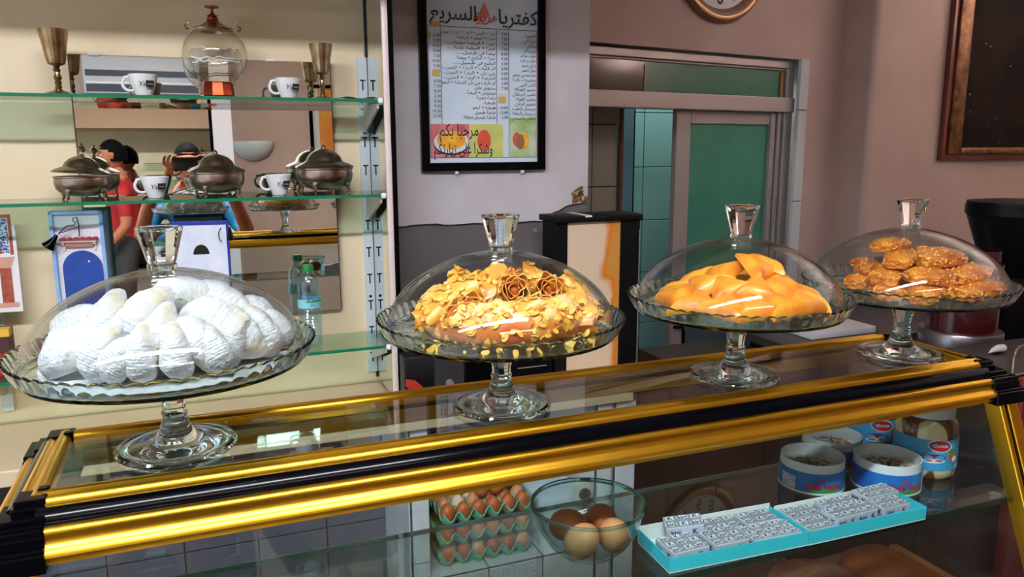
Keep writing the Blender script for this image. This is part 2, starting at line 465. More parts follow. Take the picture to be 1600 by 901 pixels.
# ceiling tube lamps
def tube_lamp(label, x0, x1, y, z, power, n):
    t = thing('strip_lamp', label, 'lamp', ((x0+x1)/2, y, z))
    L = (x1-x0)/2
    MB().box((-L-0.03, -0.05, 0.03), (L+0.03, 0.05, 0.09)).build('housing', WHITE, t, bevel=0.006)
    for s in (-1, 1):
        MB().box((s*(L+0.012)-0.012, -0.016, -0.018), (s*(L+0.012)+0.012, 0.016, 0.032)).build('lamp_holder', WHITE, t, bevel=0.003)
    MB().box((-L-0.004, -0.078, 0.008), (L+0.004, 0.078, 0.03)).build('reflector', WHITE, t, bevel=0.003)
    em = mat('fluorescent_tube', (244, 246, 255), 0.4, emit=power) if n == 0 else mat('hall_fill_strip', (255, 244, 230), 0.4, emit=power) if n == 1 else mat('fluorescent_tube_door', (255, 248, 242), 0.4, emit=power)
    MB().box((-L, -0.07, -0.006), (L, 0.07, 0.007)).build('diffuser', em, t, smooth=0)
    MB().tube([(-L*0.6, 0, 0.09), (-L*0.6, 0, TOPZ-z)], 0.006, 6).build('hanger', WHITE, t)
    MB().tube([(L*0.6, 0, 0.09), (L*0.6, 0, TOPZ-z)], 0.006, 6).build('hanger', WHITE, t)
tube_lamp('long white strip lamp hung over the front of the counter', -2.0, -0.74, -0.16, 2.8, TUBE_POWER, 0)
tube_lamp('second white strip lamp in line, nearer the sliding door', -0.66, 0.66, -0.16, 2.8, TUBE_POWER, 0)
tube_lamp('added white strip lamp lighting the customers side of the room', -0.6, 0.9, -1.4, 2.95, HALL_FILL_POWER, 1)  # unseen lamp added to light the front wall
# unseen uplighters added on the side wall: ceiling bounce brightens the right side
for k, y in enumerate((0.4, 1.9)):
    t = thing('added_uplighter', f'added half-bowl uplighter brightening the room from the side wall, {"nearer the customers" if k == 0 else "nearer the door"}', 'sconce', (4.79, y, 2.25), 'added uplighters on the side wall')
    prof = [(0.02, -0.15), (0.10, -0.12), (0.16, -0.05), (0.18, 0.02), (0.168, 0.02), (0.15, -0.045), (0.09, -0.11), (0.02, -0.135)]
    MB().lathe(prof, 32, c=(-0.185, 0, 0), closed=True).build('bowl', mat('uplighter_plaster', (214, 206, 198), 0.7), t)
    MB().box((-0.02, -0.03, -0.12), (0, 0.03, 0.0)).build('wall_plate', WHITE, t, smooth=0)
    MB().lathe([(0.0, -0.030), (0.13, -0.030), (0.13, -0.024), (0.0, -0.022)], 24, c=(-0.185, 0, 0)).build('lamp_disc', mat('uplight_glow', (255, 248, 244), 0.5, emit=UPLIGHT_POWER), t)
kl = bpy.data.lights.new('kitchen_fill_light', 'POINT'); kl.energy = 14; kl.color = (0.85, 1, 0.95); kl.shadow_soft_size = 0.08  # unseen point light added inside the back kitchen
ko = bpy.data.objects.new('kitchen_fill_light', kl); ko.location = (2.3, 3.3, 2.4); COL.objects.link(ko)
# ------------------------------------------------------------------ the display counter
XL, XR = -0.168, 1.125      # inner edges of the glass top
YFI, YBI = 0.852, 1.02      # front and back inner edges
ZT = 1.25                   # surface of the glass top
case = thing('display_counter', 'gold and black framed glass display counter across the foreground', 'counter', (0, 0, 0))
# trim profile in (outward distance, height): upper gold, black, lower gold
G1 = [(-0.004, 0.000), (-0.001, 0.0035), (0.004, 0.0045), (0.008, 0.0035), (0.0105, 0.0005), (0.0135, 0.0002), (0.0165, 0.0022), (0.0200, 0.0008), (0.0220, -0.004), (0.021, -0.012), (-0.004, -0.012)]
BK = [(0.018, -0.006), (0.0225, -0.005), (0.029, -0.008), (0.034, -0.014), (0.0365, -0.021), (0.036, -0.024), (0.018, -0.026)]
G2 = [(0.034, -0.0205), (0.0385, -0.0185), (0.0425, -0.0190), (0.0455, -0.0220), (0.0460, -0.0250), (0.0450, -0.0285), (0.0452, -0.0320), (0.0470, -0.0355), (0.0505, -0.0380), (0.0535, -0.0410), (0.0545, -0.0445), (0.0520, -0.0470), (0.0500, -0.0530), (0.034, -0.0530)]
def side(name, prof, material, which, parent=case, x0=None, x1=None):
    mb = MB()
    if which in 'fb':
        s = -1 if which == 'f' else 1
        y = YFI if which == 'f' else YBI
        p = [(y+s*a, ZT+b) for a, b in prof]
        mb.prism(p, XL-0.003 if x0 is None else x0, XR+0.004 if x1 is None else x1, 'yz')
    else:
        s = -1 if which == 'l' else 1
        x = XL if which == 'l' else XR
        p = [(x+s*a, ZT+b) for a, b in prof]
        mb.prism(p, YFI-0.012, YBI+0.012, 'xz')
    return mb.build(name, material, parent, smooth=50)
for wh in 'fblr':
    side('upper_gold_trim', G1, GOLD, wh)
    side('black_trim', BK, BLACK, wh)
    side('lower_gold_trim', G2, GOLD, wh)
# ribbed black corner caps
for sx, x in ((-1, XL), (1, XR)):
    for sy, y in ((-1, YFI), (1, YBI)):
        mb = MB()
        lay = [(0.004, 0.0062), (0.022, 0.0030), (0.0245, -0.004), (0.0365, -0.010), (0.0395, -0.0165), (0.0480, -0.0175), (0.0495, -0.0240), (0.0545, -0.0350), (0.0568, -0.0390), (0.0565, -0.0570)]
        # a square corner stepped like the trims
        for k, (a, b) in enumerate(lay):
            z1 = ZT+b; z0 = ZT-0.0575
            ax = x+sx*a; ay = y+sy*a
            mb.box((min(x-sx*0.006, ax), min(y-sy*0.006, ay), z0), (max(x-sx*0.006, ax), max(y-sy*0.006, ay), z1))
        mb.build('corner_cap', BLACK, case, bevel=0.0016, smooth=0)
MB().box((XL-0.003, YFI-0.003, ZT-0.008), (XR+0.003, YBI+0.003, ZT-0.0005)).build('top_glass', PANE, case, smooth=0)
# slanted corner posts and slanted front glass
SL = -0.39
def slant_post(x, y0, z0, z1, wdt, name, material, off=0.0, dpt=0.03):
    mb = MB()
    dz = z1-z0
    y1 = y0+SL*dz*-1
    v = []
    for (yy, zz) in ((y0, z0), (y0+SL*(z0-z1), z1)):
        for dx, dy in ((-wdt/2, 0), (wdt/2, 0), (wdt/2, dpt), (-wdt/2, dpt)):
            v.append((x+dx, yy+dy+off, zz))
    return mb.add(v, [(0,1,2,3),(7,6,5,4),(0,4,5,1),(1,5,6,2),(2,6,7,3),(3,7,4,0)]).build(name, material, case, bevel=0.002, smooth=0)
ybot = YFI-0.052
ZB = 0.80
yb = ybot+SL*(1.2-ZB)
for x, s in ((XL-0.03, -1), (XR+0.03, 1)):
    slant_post(x, yb, ZB, 1.198, 0.022, 'front_post', GOLD)
    slant_post(x-s*0.015, yb+0.004, ZB, 1.198, 0.008, 'post_groove', BLACK)
    slant_post(x-s*0.0235, yb, ZB, 1.198, 0.009, 'post_bead', GOLD)
mb = MB()
th = 0.006
v = [(XL-0.01, yb+0.008, ZB), (XR+0.01, yb+0.008, ZB), (XR+0.01, ybot+0.012, 1.2), (XL-0.01, ybot+0.012, 1.2)]
v += [(a, b+th, c) for a, b, c in v]
mb.add(v, [(0,1,2,3),(7,6,5,4),(0,4,5,1),(1,5,6,2),(2,6,7,3),(3,7,4,0)]).build('front_glass', thin_glass('front_pane', (244, 250, 248), 0.035), case, smooth=0)
for n, x in (('end_glass', XL-0.036), ('end_glass', XR+0.03)):
    mb = MB().prism([(yb+0.03, ZB), (YBI+0.02, ZB), (YBI+0.02, 1.2), (ybot+0.03, 1.2)], x, x+0.006, 'yz')
    mb.build(n, PANE, case, smooth=0)
MB().box((XL-0.05, 0.62, 0.0), (XR+0.06, YBI+0.06, 0.78)).build('base_cabinet', mat('counter_base_brown', (66, 40, 26), 0.4), case, bevel=0.004, smooth=0)
MB().box((XL-0.05, yb-0.01, 0.78), (XR+0.06, YBI+0.06, 0.80)).build('deck', mat('deck_steel', (126, 108, 92), 0.35, metal=0.4), case, smooth=0)

# inner glass shelf with a dark polished front edge
ZS = 1.05
SF, SB = 0.772, 1.012
gs = thing('glass_shelf', 'clear glass shelf inside the counter carrying boxes, bowl and jars', 'shelf', (0.48, 0.9, ZS))
MB().box((XL-0.02-0.48, SF+0.004-0.9, -0.009), (XR+0.03-0.48, SB-0.9, 0)).build('pane', thin_glass('inner_shelf_glass', (228, 238, 234), 0.085), gs, smooth=0)
MB().box((XL-0.02-0.48, SF-0.9, -0.009), (XR+0.03-0.48, SF+0.004-0.9, 0)).build('front_edge', EDGEDARK, gs, smooth=0)
MB().box((XL-0.02-0.48, SB-0.9, -0.008), (XR+0.03-0.48, SB+0.0015-0.9, -0.001)).build('back_edge', mat('pale_glass_edge', (150, 178, 170), 0.2), gs, smooth=0)
for x in (XL-0.02, XR+0.02):
    for y in (SF+0.03, SB-0.03):
        MB().lathe([(0.006, 0), (0.006, 0.008), (0.009, 0.010), (0.009, 0.012)], 12).build('support_pin', ALU, case, loc=(x, y, ZS-0.0215))

# ------------------------------------------------------------------ cake stands and domes
STANDS = [(-0.0456, 0.930), (0.3503, 0.925), (0.7203, 0.922), (1.0494, 0.922)]
ZP = 1.374      # scalloped rim
ZF = 1.3575     # upper face of the plates
def plate_mesh():
    NS = 60; seg = 6; n = NS*seg
    # (radius, height, scallop weight radius, scallop weight height)
    prof = [(0.0, -0.008, 0, 0), (0.030, -0.008, 0, 0), (0.110, -0.0075, 0, 0), (0.147, -0.006, 0, 0), (0.1515, -0.001, 0.0, 0), (0.1555, 0.008, 0.0018, 0),
            (0.1590, 0.0165, 0.0026, 0.0026), (0.1570, 0.0185, 0.0022, 0.003), (0.1530, 0.0085, 0.0012, 0), (0.1500, 0.0005, 0, 0), (0.149, 0.0, 0, 0), (0.05, 0.0, 0, 0), (0.0, 0.0, 0, 0)]
    v = []; f = []
    for r, z, wr, wz in prof:
        for i in range(n):
            a = 2*PI*i/n; s = abs(math.sin(a*NS/2))
            rr = r+wr*(s-0.5); v.append((rr*math.cos(a), rr*math.sin(a), z+wz*(s-0.8)))
    for j in range(len(prof)-1):
        for i in range(n):
            i2 = (i+1) % n
            f.append((j*n+i, j*n+i2, (j+1)*n+i2, (j+1)*n+i))
    me = bpy.data.meshes.new('plate'); me.from_pydata(v, [], f)
    bm = bmesh.new(); bm.from_mesh(me); bmesh.ops.remove_doubles(bm, verts=bm.verts, dist=1e-6); bmesh.ops.recalc_face_normals(bm, faces=bm.faces); bm.to_mesh(me); bm.free()
    me.shade_smooth(); me.set_sharp_from_angle(angle=R(38))
    return me
H = ZF-0.008-ZT
def stand(label, x, y):
    t = thing('cake_stand', label, 'cake stand', (x, y, ZT), 'glass cake stands on the counter')
    return t
st0 = stand('', *STANDS[0])
pl = link('plate', plate_mesh(), PLATEGLASS, st0, (0, 0, ZF-ZT))
MB().lathe([(0.0, 0.0005), (0.060, 0.0005), (0.0645, 0.0018), (0.0655, 0.0045), (0.0640, 0.0068), (0.060, 0.0076), (0.0565, 0.0062), (0.048, 0.0070), (0.034, 0.0095), (0.0245, 0.0145), (0.0178, 0.0235), (0.0143, 0.0335), (0.0128, 0.040), (0.0, 0.0402)], 64).build('foot', CRYSTAL, st0, smooth=30)
MB().lathe([(0.0, 0.0404), (0.0128, 0.0404), (0.0138, 0.0420), (0.0140, 0.0450), (0.0126, 0.0465), (0.0122, 0.052), (0.0138, 0.062), (0.0172, 0.074), (0.0208, 0.085), (0.0222, 0.092), (0.0226, H-0.0005), (0.0, H-0.0004)], 10).build('stem', CRYSTAL, st0, smooth=25)
STL = ['glass cake stand holding sugar-dusted white crescents at the left end', 'glass cake stand holding almond ring and rose rolls',
       'glass cake stand holding golden triangle pastries', 'glass cake stand holding nutty rectangular pastries at the far end']
st0['label'] = STL[0]
for i in range(1, 4):
    c = copy_tree(st0); c.location = (STANDS[i][0], STANDS[i][1], ZT); c['label'] = STL[i]; c.rotation_euler = (0, 0, 0.3*i)
# domes
dm = thing('cake_dome', '', 'dome', (STANDS[0][0], STANDS[0][1], ZF+0.0006), 'glass domes over the pastries')
A, HD, TH = 0.1475, 0.1005, 0.0028
outer = []; inner = []
N = 26
for k in range(N+1):
    t = PI/2*k/N
    r = math.cos(t)**1.16; z = math.sin(t)**0.98
    outer.append((A*r, HD*z)); inner.append(((A-TH)*r, (HD-TH)*z))
outer[-1] = (0.0, HD); inner[-1] = (0.0, HD-TH)
MB().lathe(outer+inner[::-1], 96, closed=True).build('shell', DOMEGLASS, dm, smooth=40)
MB().lathe([(0.0, HD-0.0006), (0.0150, HD-0.0012), (0.0155, HD+0.004), (0.0140, HD+0.0062), (0.0150, HD+0.008), (0.0245, HD+0.044), (0.0238, HD+0.0455), (0.0160, HD+0.0448), (0.0120, HD+0.0425), (0.0, HD+0.0415)], 10).build('knob', CRYSTAL, dm, smooth=20)
DML = ['clear glass dome over the sugar-dusted white crescents', 'clear glass dome over the almond ring and rose rolls',
       'clear glass dome over the golden triangle pastries', 'clear glass dome over the nutty rectangular pastries']
dm['label'] = DML[0]
for i in range(1, 4):
    c = copy_tree(dm); c.location = (STANDS[i][0], STANDS[i][1], ZF+0.0006); c['label'] = DML[i]; c.rotation_euler = (0, 0, 0.25*i)
# ------------------------------------------------------------------ pastries
SUGAR = mat('powdered_sugar', (204, 208, 208), 0.9, var=(198, 184, 146), vscale=45, vlo=0.52, vhi=0.78, bump=1.0, bscale=220, bdist=0.003)
def nz(p, s, a): return noise.noise(Vector(p)*s)*a
def finish(me, smooth=60):
    bm = bmesh.new(); bm.from_mesh(me); bmesh.ops.recalc_face_normals(bm, faces=bm.faces); bm.to_mesh(me); bm.free()
    me.shade_smooth()
    if smooth: me.set_sharp_from_angle(angle=R(smooth))
    return me
def crescent_mesh(seed):
    """sugar-dusted half-moon: fat ridged back along +-x, belly down -z"""
    v = []; f = []; NA, NB = 72, 36
    for i in range(NA+1):
        t = -1+2*i/NA
        r = 0.0235*max(0.0, 1-abs(t)**2.2)**0.5*(1.06-0.22*t)
        cx = 0.040*t; cz = -0.011*t*t
        for j in range(NB):
            a = 2*PI*j/NB
            ridge = 0.00055*math.sin(t*62+seed)*max(0, math.sin(a))
            rr = r+ridge*(1-t*t)
            y = rr*0.80*math.cos(a); z = cz+rr*(1.02 if math.sin(a) > 0 else 0.72)*math.sin(a)
            p = (cx+seed, y, z)
            d = nz(p, 55, 0.0030)+nz(p, 190, 0.0013)+nz(p, 420, 0.0007)
            k = 1+d/max(rr, 0.004)
            v.append((cx, y*k, cz+(z-cz)*k))
    for i in range(NA):
        for j in range(NB):
            j2 = (j+1) % NB
            f.append((i*NB+j, i*NB+j2, (i+1)*NB+j2, (i+1)*NB+j))
    me = bpy.data.meshes.new('crescent'); me.from_pydata(v, [], f)
    return finish(me, 0)
def orient(axis, up):
    x = Vector(axis).normalized(); z = Vector(up); z = (z-x*z.dot(x)).normalized(); y = z.cross(x)
    return Matrix((x, y, z)).transposed()
TOCAM = (-FW).normalized()
def put(name, me, material, label, cat, group, px, py, Y, ang, scale, tilt=0.25, upv=None, parts=()):
    """lay a pastry on the heap: its long axis turned by ang in the view, its back facing out and up"""
    p = at(px, py, Y=Y)
    ax = RT*math.cos(R(ang))+Vector((0, 0, 1))*math.sin(R(ang))+Vector((0, 1, 0))*0.25*math.sin(R(ang))
    up = Vector(upv) if upv else (Vector((0, 0, 0.75))+TOCAM*tilt*2)
    M = orient(ax, up)
    if parts:
        t = thing(name, label, cat, p, group, rot=M.to_euler())
        t.scale = (scale,)*3
        for n, m2, mt in parts: link(n, m2, mt, t)
        return t
    o = link(name, me, material)
    o.location = p; o.rotation_euler = M.to_euler(); o.scale = (scale,)*3
    return tag(o, label, cat, group)
def settle(o, cx, cyy, zlow=0.0012, a=0.1420, h=0.0940):
    """keep a pastry on its plate and under its dome"""
    mats = []
    def world_pts():
        Mx = Matrix.LocRotScale(o.location, o.rotation_euler, o.scale)
        src = [o.data] if o.type == 'MESH' else [c.data for c in o.children if c.name.startswith(('wrapper', 'body'))]
        return [Mx @ v.co for me in src for v in list(me.vertices)[::3]]
    for _ in range(60):
        P = world_pts(); moved = False
        low = min(p.z for p in P)-ZF
        if low < zlow:
            o.location.z += zlow-low; moved = True; P = world_pts()
        worst = 1.0; wp = None
        for p in P:
            x, y, z = (p.x-cx)/a, (p.y-cyy)/a, (p.z-ZF)/h
            q = abs(math.hypot(x, y))**1.95+max(z, 0)**1.95
            if q > worst: worst = q; wp = (x, y, z)
        if wp:
            d = Vector((wp[0]*a, wp[1]*a, max(wp[2], 0)*h)); d.normalize()
            if low < 0.002 and d.z > 0.3:
                o.scale = o.scale*0.985
            o.location -= d*0.0025; moved = True
        if not moved: break
CM = [crescent_mesh(s) for s in (0.0, 3.1, 7.7, 12.3)]
for c in CM: c.materials.append(SUGAR)
cy = STANDS[0][1]
rows = [('hidden back', [(150, 520, .03, 20, 1.0), (250, 520, .04, 10, 1.0), (340, 520, .03, -10, 1.0), (205, 520, -.02, 30, 1.0), (290, 520, -.02, 30, 1), (405, 515, .0, -20, .9)]),
        ('bottom', [(83, 568, -.07, 15, .95), (135, 572, -.108, 62, 1.0), (214, 570, -.118, 84, .95), (277, 570, -.118, 96, .92), (342, 566, -.11, 118, .85), (395, 556, -.095, 66, 1.0), (440, 538, -.06, 118, .95), (468, 520, -.02, 125, .8)]),
        ('second', [(92, 536, -.06, 12, 1.1), (172, 562, -.128, 48, 1.0), (247, 513, -.098, 78, 1.0), (318, 534, -.11, -48, 1.15), (366, 492, -.07, -22, 1.45)]),
        ('top', [(100, 496, -.01, 24, 1.1), (150, 490, -.04, 76, 1.12), (212, 480, -.06, 58, 1.35), (286, 462, .0, 4, 1.1), (372, 452, .0, -30, 1.5), (428, 486, .0, -52, 1.0)])]
k = 0
for rn, lst in rows:
    for i, (px_, py_, dy, ang, sc) in enumerate(lst):
        if rn == 'hidden back':
            lab = f'sugar-dusted crescent pastry deep inside the white heap, {ordinal(i)} of those half hidden'
        else:
            lab = f'sugar-dusted white crescent pastry, {ordinal(i)} from the left in the heap\'s {rn} row'
        settle(put('crescent_pastry', CM[k % 4], None, lab, 'pastry', 'sugar-dusted crescents under the first dome', px_, py_, cy+dy, ang, sc*0.9, tilt=0.35), *STANDS[0])
        k += 1
powder = tag(MB().lathe([(0.0, 0.0012), (0.12, 0.0012), (0.128, 0.0006), (0.128, 0.0002), (0.0, 0.0002)], 64, sx=1, sy=1).build('sugar_powder', SUGAR, loc=(STANDS[0][0], STANDS[0][1], ZF)), 'fallen powdered sugar covering the plate under the crescents', 'sugar')
stuff(powder)

# almond ring and rose rolls
GOLDP = mat('golden_pastry', (246, 178, 62), 0.4, var=(214, 104, 22), vscale=26, vlo=0.38, vhi=0.72, coat=0.3, bump=0.3, bscale=60)
RINGC = mat('baked_ring_crust', (200, 96, 34), 0.45, var=(226, 148, 66), vscale=22, coat=0.25, bump=0.25, bscale=50)
FLAKE = mat('almond_flake', (234, 168, 46), 0.5, var=(244, 206, 104), vscale=60)
ROSE = mat('rose_roll_pastry', (240, 184, 74), 0.4, var=(222, 128, 34), vscale=40, coat=0.25, bump=0.5, bscale=90)
FILL = mat('cinnamon_filling', (190, 104, 44), 0.6, var=(226, 140, 66), vscale=120, bump=0.8, bscale=200)
CUST = mat('white_glaze', (232, 186, 92), 0.35, var=(240, 218, 160), vscale=40, coat=0.3, bump=0.5, bscale=90)
sx_, sy_ = STANDS[1]
ring = thing('almond_ring_cake', 'baked ring cake with flaked almonds under the second dome', 'cake', (sx_-0.002, sy_-0.012, ZF+0.0005), rz=0)
def torus(RR, r0, h, seed, lump, lo=-PI, hi=PI, n=96, mI=20):
    v = []; f = []
    for i in range(n):
        a = 2*PI*i/n
        for j in range(mI):
            b = 2*PI*j/mI
            d = nz((math.cos(a)*3+seed, math.sin(a)*3, b), 2.2, lump)
            rr = r0+d
            v.append(((RR+rr*math.cos(b))*math.cos(a), (RR+rr*math.cos(b))*math.sin(a), h+rr*1.05*math.sin(b) if math.sin(b) > -0.8 else h-rr*0.84))
    for i in range(n):
        for j in range(mI):
            f.append((i*mI+j, ((i+1) % n)*mI+j, ((i+1) % n)*mI+(j+1) % mI, i*mI+(j+1) % mI))
    me = bpy.data.meshes.new('ring'); me.from_pydata(v, [], f); return finish(me, 0)
link('crust', torus(0.083, 0.0255, 0.0215, 1.0, 0.003), RINGC, ring)
link('glaze', torus(0.083, 0.0225, 0.0275, 5.0, 0.0075), CUST, ring)
def flakes(n, gen, seed, s0=0.0055):
    random.seed(seed); mb = MB()
    for _ in range(n):
        c, nn = gen()
        nn = (Vector(nn)+Vector((random.uniform(-.7, .7), random.uniform(-.7, .7), random.uniform(-.3, .7)))).normalized()
        a = nn.orthogonal().normalized(); b = nn.cross(a); s = s0*random.uniform(0.6, 1.15); q = random.uniform(0, 6)
        a, b = a*math.cos(q)+b*math.sin(q), b*math.cos(q)-a*math.sin(q)
        top = [c+a*(s*math.cos(2*PI*k/7))+b*(s*0.62*math.sin(2*PI*k/7))+nn*(0.0018+0.0012*math.cos(2*PI*k/7)) for k in range(7)]
        bot = [p-nn*0.0009 for p in top]
        mb.add(top+bot, [tuple(range(7)), tuple(reversed(range(7, 14)))]+[(i, i+7, (i+1) % 7+7, (i+1) % 7) for i in range(7)])
    return mb
def on_ring():
    a = random.uniform(0, 2*PI); b = random.uniform(0.05*PI, 0.95*PI) if random.random() < 0.8 else random.uniform(-0.25*PI, 0.1*PI)
    nn = Vector((math.cos(b)*math.cos(a), math.cos(b)*math.sin(a), math.sin(b)))
    return Vector((0.083*math.cos(a), 0.083*math.sin(a), 0.0235))+nn*0.0255, nn
stuff(flakes(900, on_ring, 3).build('flaked_almond', FLAKE, ring, smooth=0))
def rose_parts(seed, L=0.05, r=0.0165):
    """rolled pastry lying along x, ruffled open end at +x"""
    v = []; f = []; NT, NL = 90, 9
    turns = 3.4
    for i in range(NT+1):
        u = i/NT; a = 2*PI*turns*u
        base = r*(0.34+0.66*u)
        for j in range(NL+1):
            t = j/NL
            flare = 1+0.16*max(0, t-0.6)/0.4*(1+0.8*math.sin(a*4.7+seed))
            rr = base*flare*(0.94+0.16*noise.noise(Vector((a*1.9, t*4, seed))))
            x = -L/2+L*t+(0.004*math.sin(a*3.1+seed)+0.003*noise.noise(Vector((a*2, seed, 0)))) * (t > 0.7)
            v.append((x, rr*math.cos(a), rr*math.sin(a)))
    for i in range(NT):
        for j in range(NL):
            f.append((i*(NL+1)+j, (i+1)*(NL+1)+j, (i+1)*(NL+1)+j+1, i*(NL+1)+j+1))
    n0 = len(v)
    me = bpy.data.meshes.new('wrapper'); me.from_pydata(v, [], f)
    bm = bmesh.new(); bm.from_mesh(me)
    bmesh.ops.solidify(bm, geom=bm.faces[:], thickness=0.0012)
    bm.to_mesh(me); bm.free(); finish(me, 60)
    mb = MB(); random.seed(int(seed*10))
    mb.lathe([(0.0, -L/2), (r*0.8, -L/2+0.001), (r*0.3, -L/2+0.006), (r*0.32, L/2-0.012), (r*0.26, L/2-0.008), (0.0, L/2-0.006)], 14)
    m2 = bpy.data.meshes.new('filling')
    m2.from_pydata([(z, x, y) for x, y, z in mb.v], [], mb.f); finish(m2, 0)
    for vv in m2.vertices: vv.co += Vector((noise.noise(vv.co*300)*0.0016,)*3)
    def on_roll():
        a = random.uniform(-0.2, PI+0.2); x = random.uniform(-L/2, L/2*0.9)
        nn = Vector((0, math.cos(a), math.sin(a))); return Vector((x, 0, 0))+nn*r*1.0, nn
    fl = flakes(46, on_roll, int(seed*7)+1, 0.0048)
    m3 = bpy.data.meshes.new('flaked_almond'); m3.from_pydata(fl.v, [], fl.f)
    for mm, mt in ((me, ROSE), (m2, FILL), (m3, FLAKE)): mm.materials.append(mt)
    return [('wrapper', me, None), ('filling', m2, None), ('flaked_almond', m3, None)]
RP = [rose_parts(s) for s in (0.4, 1.9, 3.3, 5.2)]
rl = [(712, 428, -.01, -24, 1.15, .1, 'lying highest on the left of the heap'), (690, 448, -.05, 200, 1.05, .6, 'just under the topmost left roll'),
      (655, 470, -.06, 215, .95, .6, 'on the left shoulder of the ring'), (690, 484, -.085, 250, 1.0, 1.4, 'showing its ruffled end at the front left'),
      (728, 474, -.075, 262, .95, 1.6, 'with an open end right of the front-left rose'), (776, 440, -.02, 70, 1.15, .2, 'standing at the middle of the heap'),
      (806, 452, -.05, 275, 1.05, 1.6, 'with a round open end at the heap middle'), (862, 452, -.05, 282, 1.05, 1.6, 'with dark filling facing out on the right'),
      (838, 440, .02, 150, 1.0, .2, 'tucked behind the roll with dark filling'), (822, 487, -.1, 205, .85, .8, 'small and low on the front of the ring'),
      (893, 462, -.02, -52, 1.15, .4, 'sloping down the right side of the heap'), (911, 500, -.06, -62, 1.05, .8, 'with its open end low at the right'),
      (642, 492, -.035, 190, .8, .5, 'lowest on the left beside the ring'), (900, 522, -.085, 4, 1.05, .3, 'lying flat on the plate at the right'), (748, 448, .03, 20, 1.1, .2, 'hidden behind the heap middle')]
for i, (px_, py_, dy, ang, sc, tl, ds) in enumerate(rl):
    t = put('rose_roll', None, None, 'almond rose roll '+ds, 'pastry', 'rose rolls under the second dome', px_, py_, sy_+dy, ang, sc, tilt=0.3, parts=RP[i % 4])
    if tl > 1:      # turn the open end towards the viewer
        ax = (TOCAM*0.9+RT*math.cos(R(ang))*0.35+Vector((0, 0, 0.25))).normalized()
        t.rotation_euler = orient(ax, (0, 0, 1)).to_euler()
    settle(t, *STANDS[1])
    for ch in t.children:
        if ch.name.startswith('flaked'): stuff(ch)
random.seed(11)
def on_plate():
    a = random.uniform(PI*1.0, PI*2.05); r = random.uniform(0.108, 0.134)
    return Vector((r*math.cos(a), r*math.sin(a), 0.0)), Vector((0, 0, 1))
fo = tag(flakes(46, on_plate, 12).build('flaked_almond', FLAKE, loc=(sx_, sy_, ZF+0.0004), smooth=0), 'loose flaked almonds fallen on the plate around the ring cake', 'almonds')
stuff(fo)

# golden triangles
def triangle_mesh(seed):
    """puffed three-cornered parcel lying in the xy plane"""
    NR, NA = 9, 48; v = [(0, 0, 0.0145)]; f = []
    cor = [Vector((0.040, -0.019)), Vector((-0.038, -0.021)), Vector((0.002, 0.040))]
    def edge(a):
        d = Vector((math.cos(a), math.sin(a))); best = 9
        for i in range(3):
            p, q = cor[i], cor[(i+1) % 3]; e = q-p; den = d.x*e.y-d.y*e.x
            if abs(den) < 1e-9: continue
            t = (p.x*e.y-p.y*e.x)/den; s_ = (p.x*d.y-p.y*d.x)/den
            if t > 0 and -1e-6 <= s_ <= 1+1e-6: best = min(best, t)
        return best
    for side_ in (1, -1):
        for i in range(1, NR+1):
            t = i/NR
            for j in range(NA):
                a = 2*PI*j/NA; e = edge(a); e = (e**-7+0.060**-7)**(-1/7)
                x, y = math.cos(a)*e*t, math.sin(a)*e*t
                h = (0.0130 if side_ > 0 else 0.009)*(1-t**3.4)+0.0016*(side_ > 0)
                h += nz((x+seed, y, 0), 60, 0.002)*(1-t*0.6)
                v.append((x, y, side_*h if t < 1 else (0.0022*side_)))
    b2 = len(v); v.append((0, 0, -0.0090))
    for sd in range(2):
        o = 1+sd*NR*NA; c = 0 if sd == 0 else b2
        for j in range(NA):
            j2 = (j+1) % NA
            f.append((c, o+j, o+j2) if sd == 0 else (c, o+j2, o+j))
            for i in range(NR-1):
                q = (o+i*NA+j, o+(i+1)*NA+j, o+(i+1)*NA+j2, o+i*NA+j2)
                f.append(q if sd == 0 else tuple(reversed(q)))
    o1, o2 = 1+(NR-1)*NA, 1+NR*NA+(NR-1)*NA
    for j in range(NA):
        j2 = (j+1) % NA; f.append((o1+j, o2+j, o2+j2, o1+j2))
    me = bpy.data.meshes.new('triangle'); me.from_pydata(v, [], f); return finish(me, 50)
TRI = mat('glazed_golden_filo', (250, 168, 48), 0.42, var=(216, 104, 12), vscale=34, vlo=0.40, vhi=0.74, coat=0.25, bump=0.5, bscale=70)
TM = [triangle_mesh(s) for s in (0, 2.2, 4.9)]
for c in TM: c.materials.append(TRI)
s3x, s3y = STANDS[2]
def lay(o, cx, cyy, x, y, z, spin, tilt, tdir):
    """set a pastry on the heap in plate coordinates: spin about the upright, then lean by tilt towards direction tdir"""
    ax = Vector((-math.sin(tdir), math.cos(tdir), 0))
    o.location = (cx+x, cyy+y, ZF+z)
    o.rotation_euler = (Matrix.Rotation(tilt, 3, ax) @ Matrix.Rotation(R(spin), 3, 'Z')).to_euler()
tri = []
names = ['far left end', 'left end', 'left of the front row', 'front row left of middle', 'middle of the front row', 'front row right of middle', 'right of the front row', 'right end', 'far right rim']
for k, a in enumerate((-190, -163, -138, -114, -90, -66, -42, -17, 10)):
    tri.append((0.097, a, 0.014, a+90+(0, 25, -18, 12, 4, -14, 20, -10, 30)[k], 20, 1.0, f'golden triangle pastry lying at the {names[k]} of the heap'))
for k, a in enumerate((40, 70, 100, 130, 155)):
    tri.append((0.092, a, 0.014, a+90, 18, 1.0, f'golden triangle pastry at the back of the plate, {ordinal(k)} from the right'))
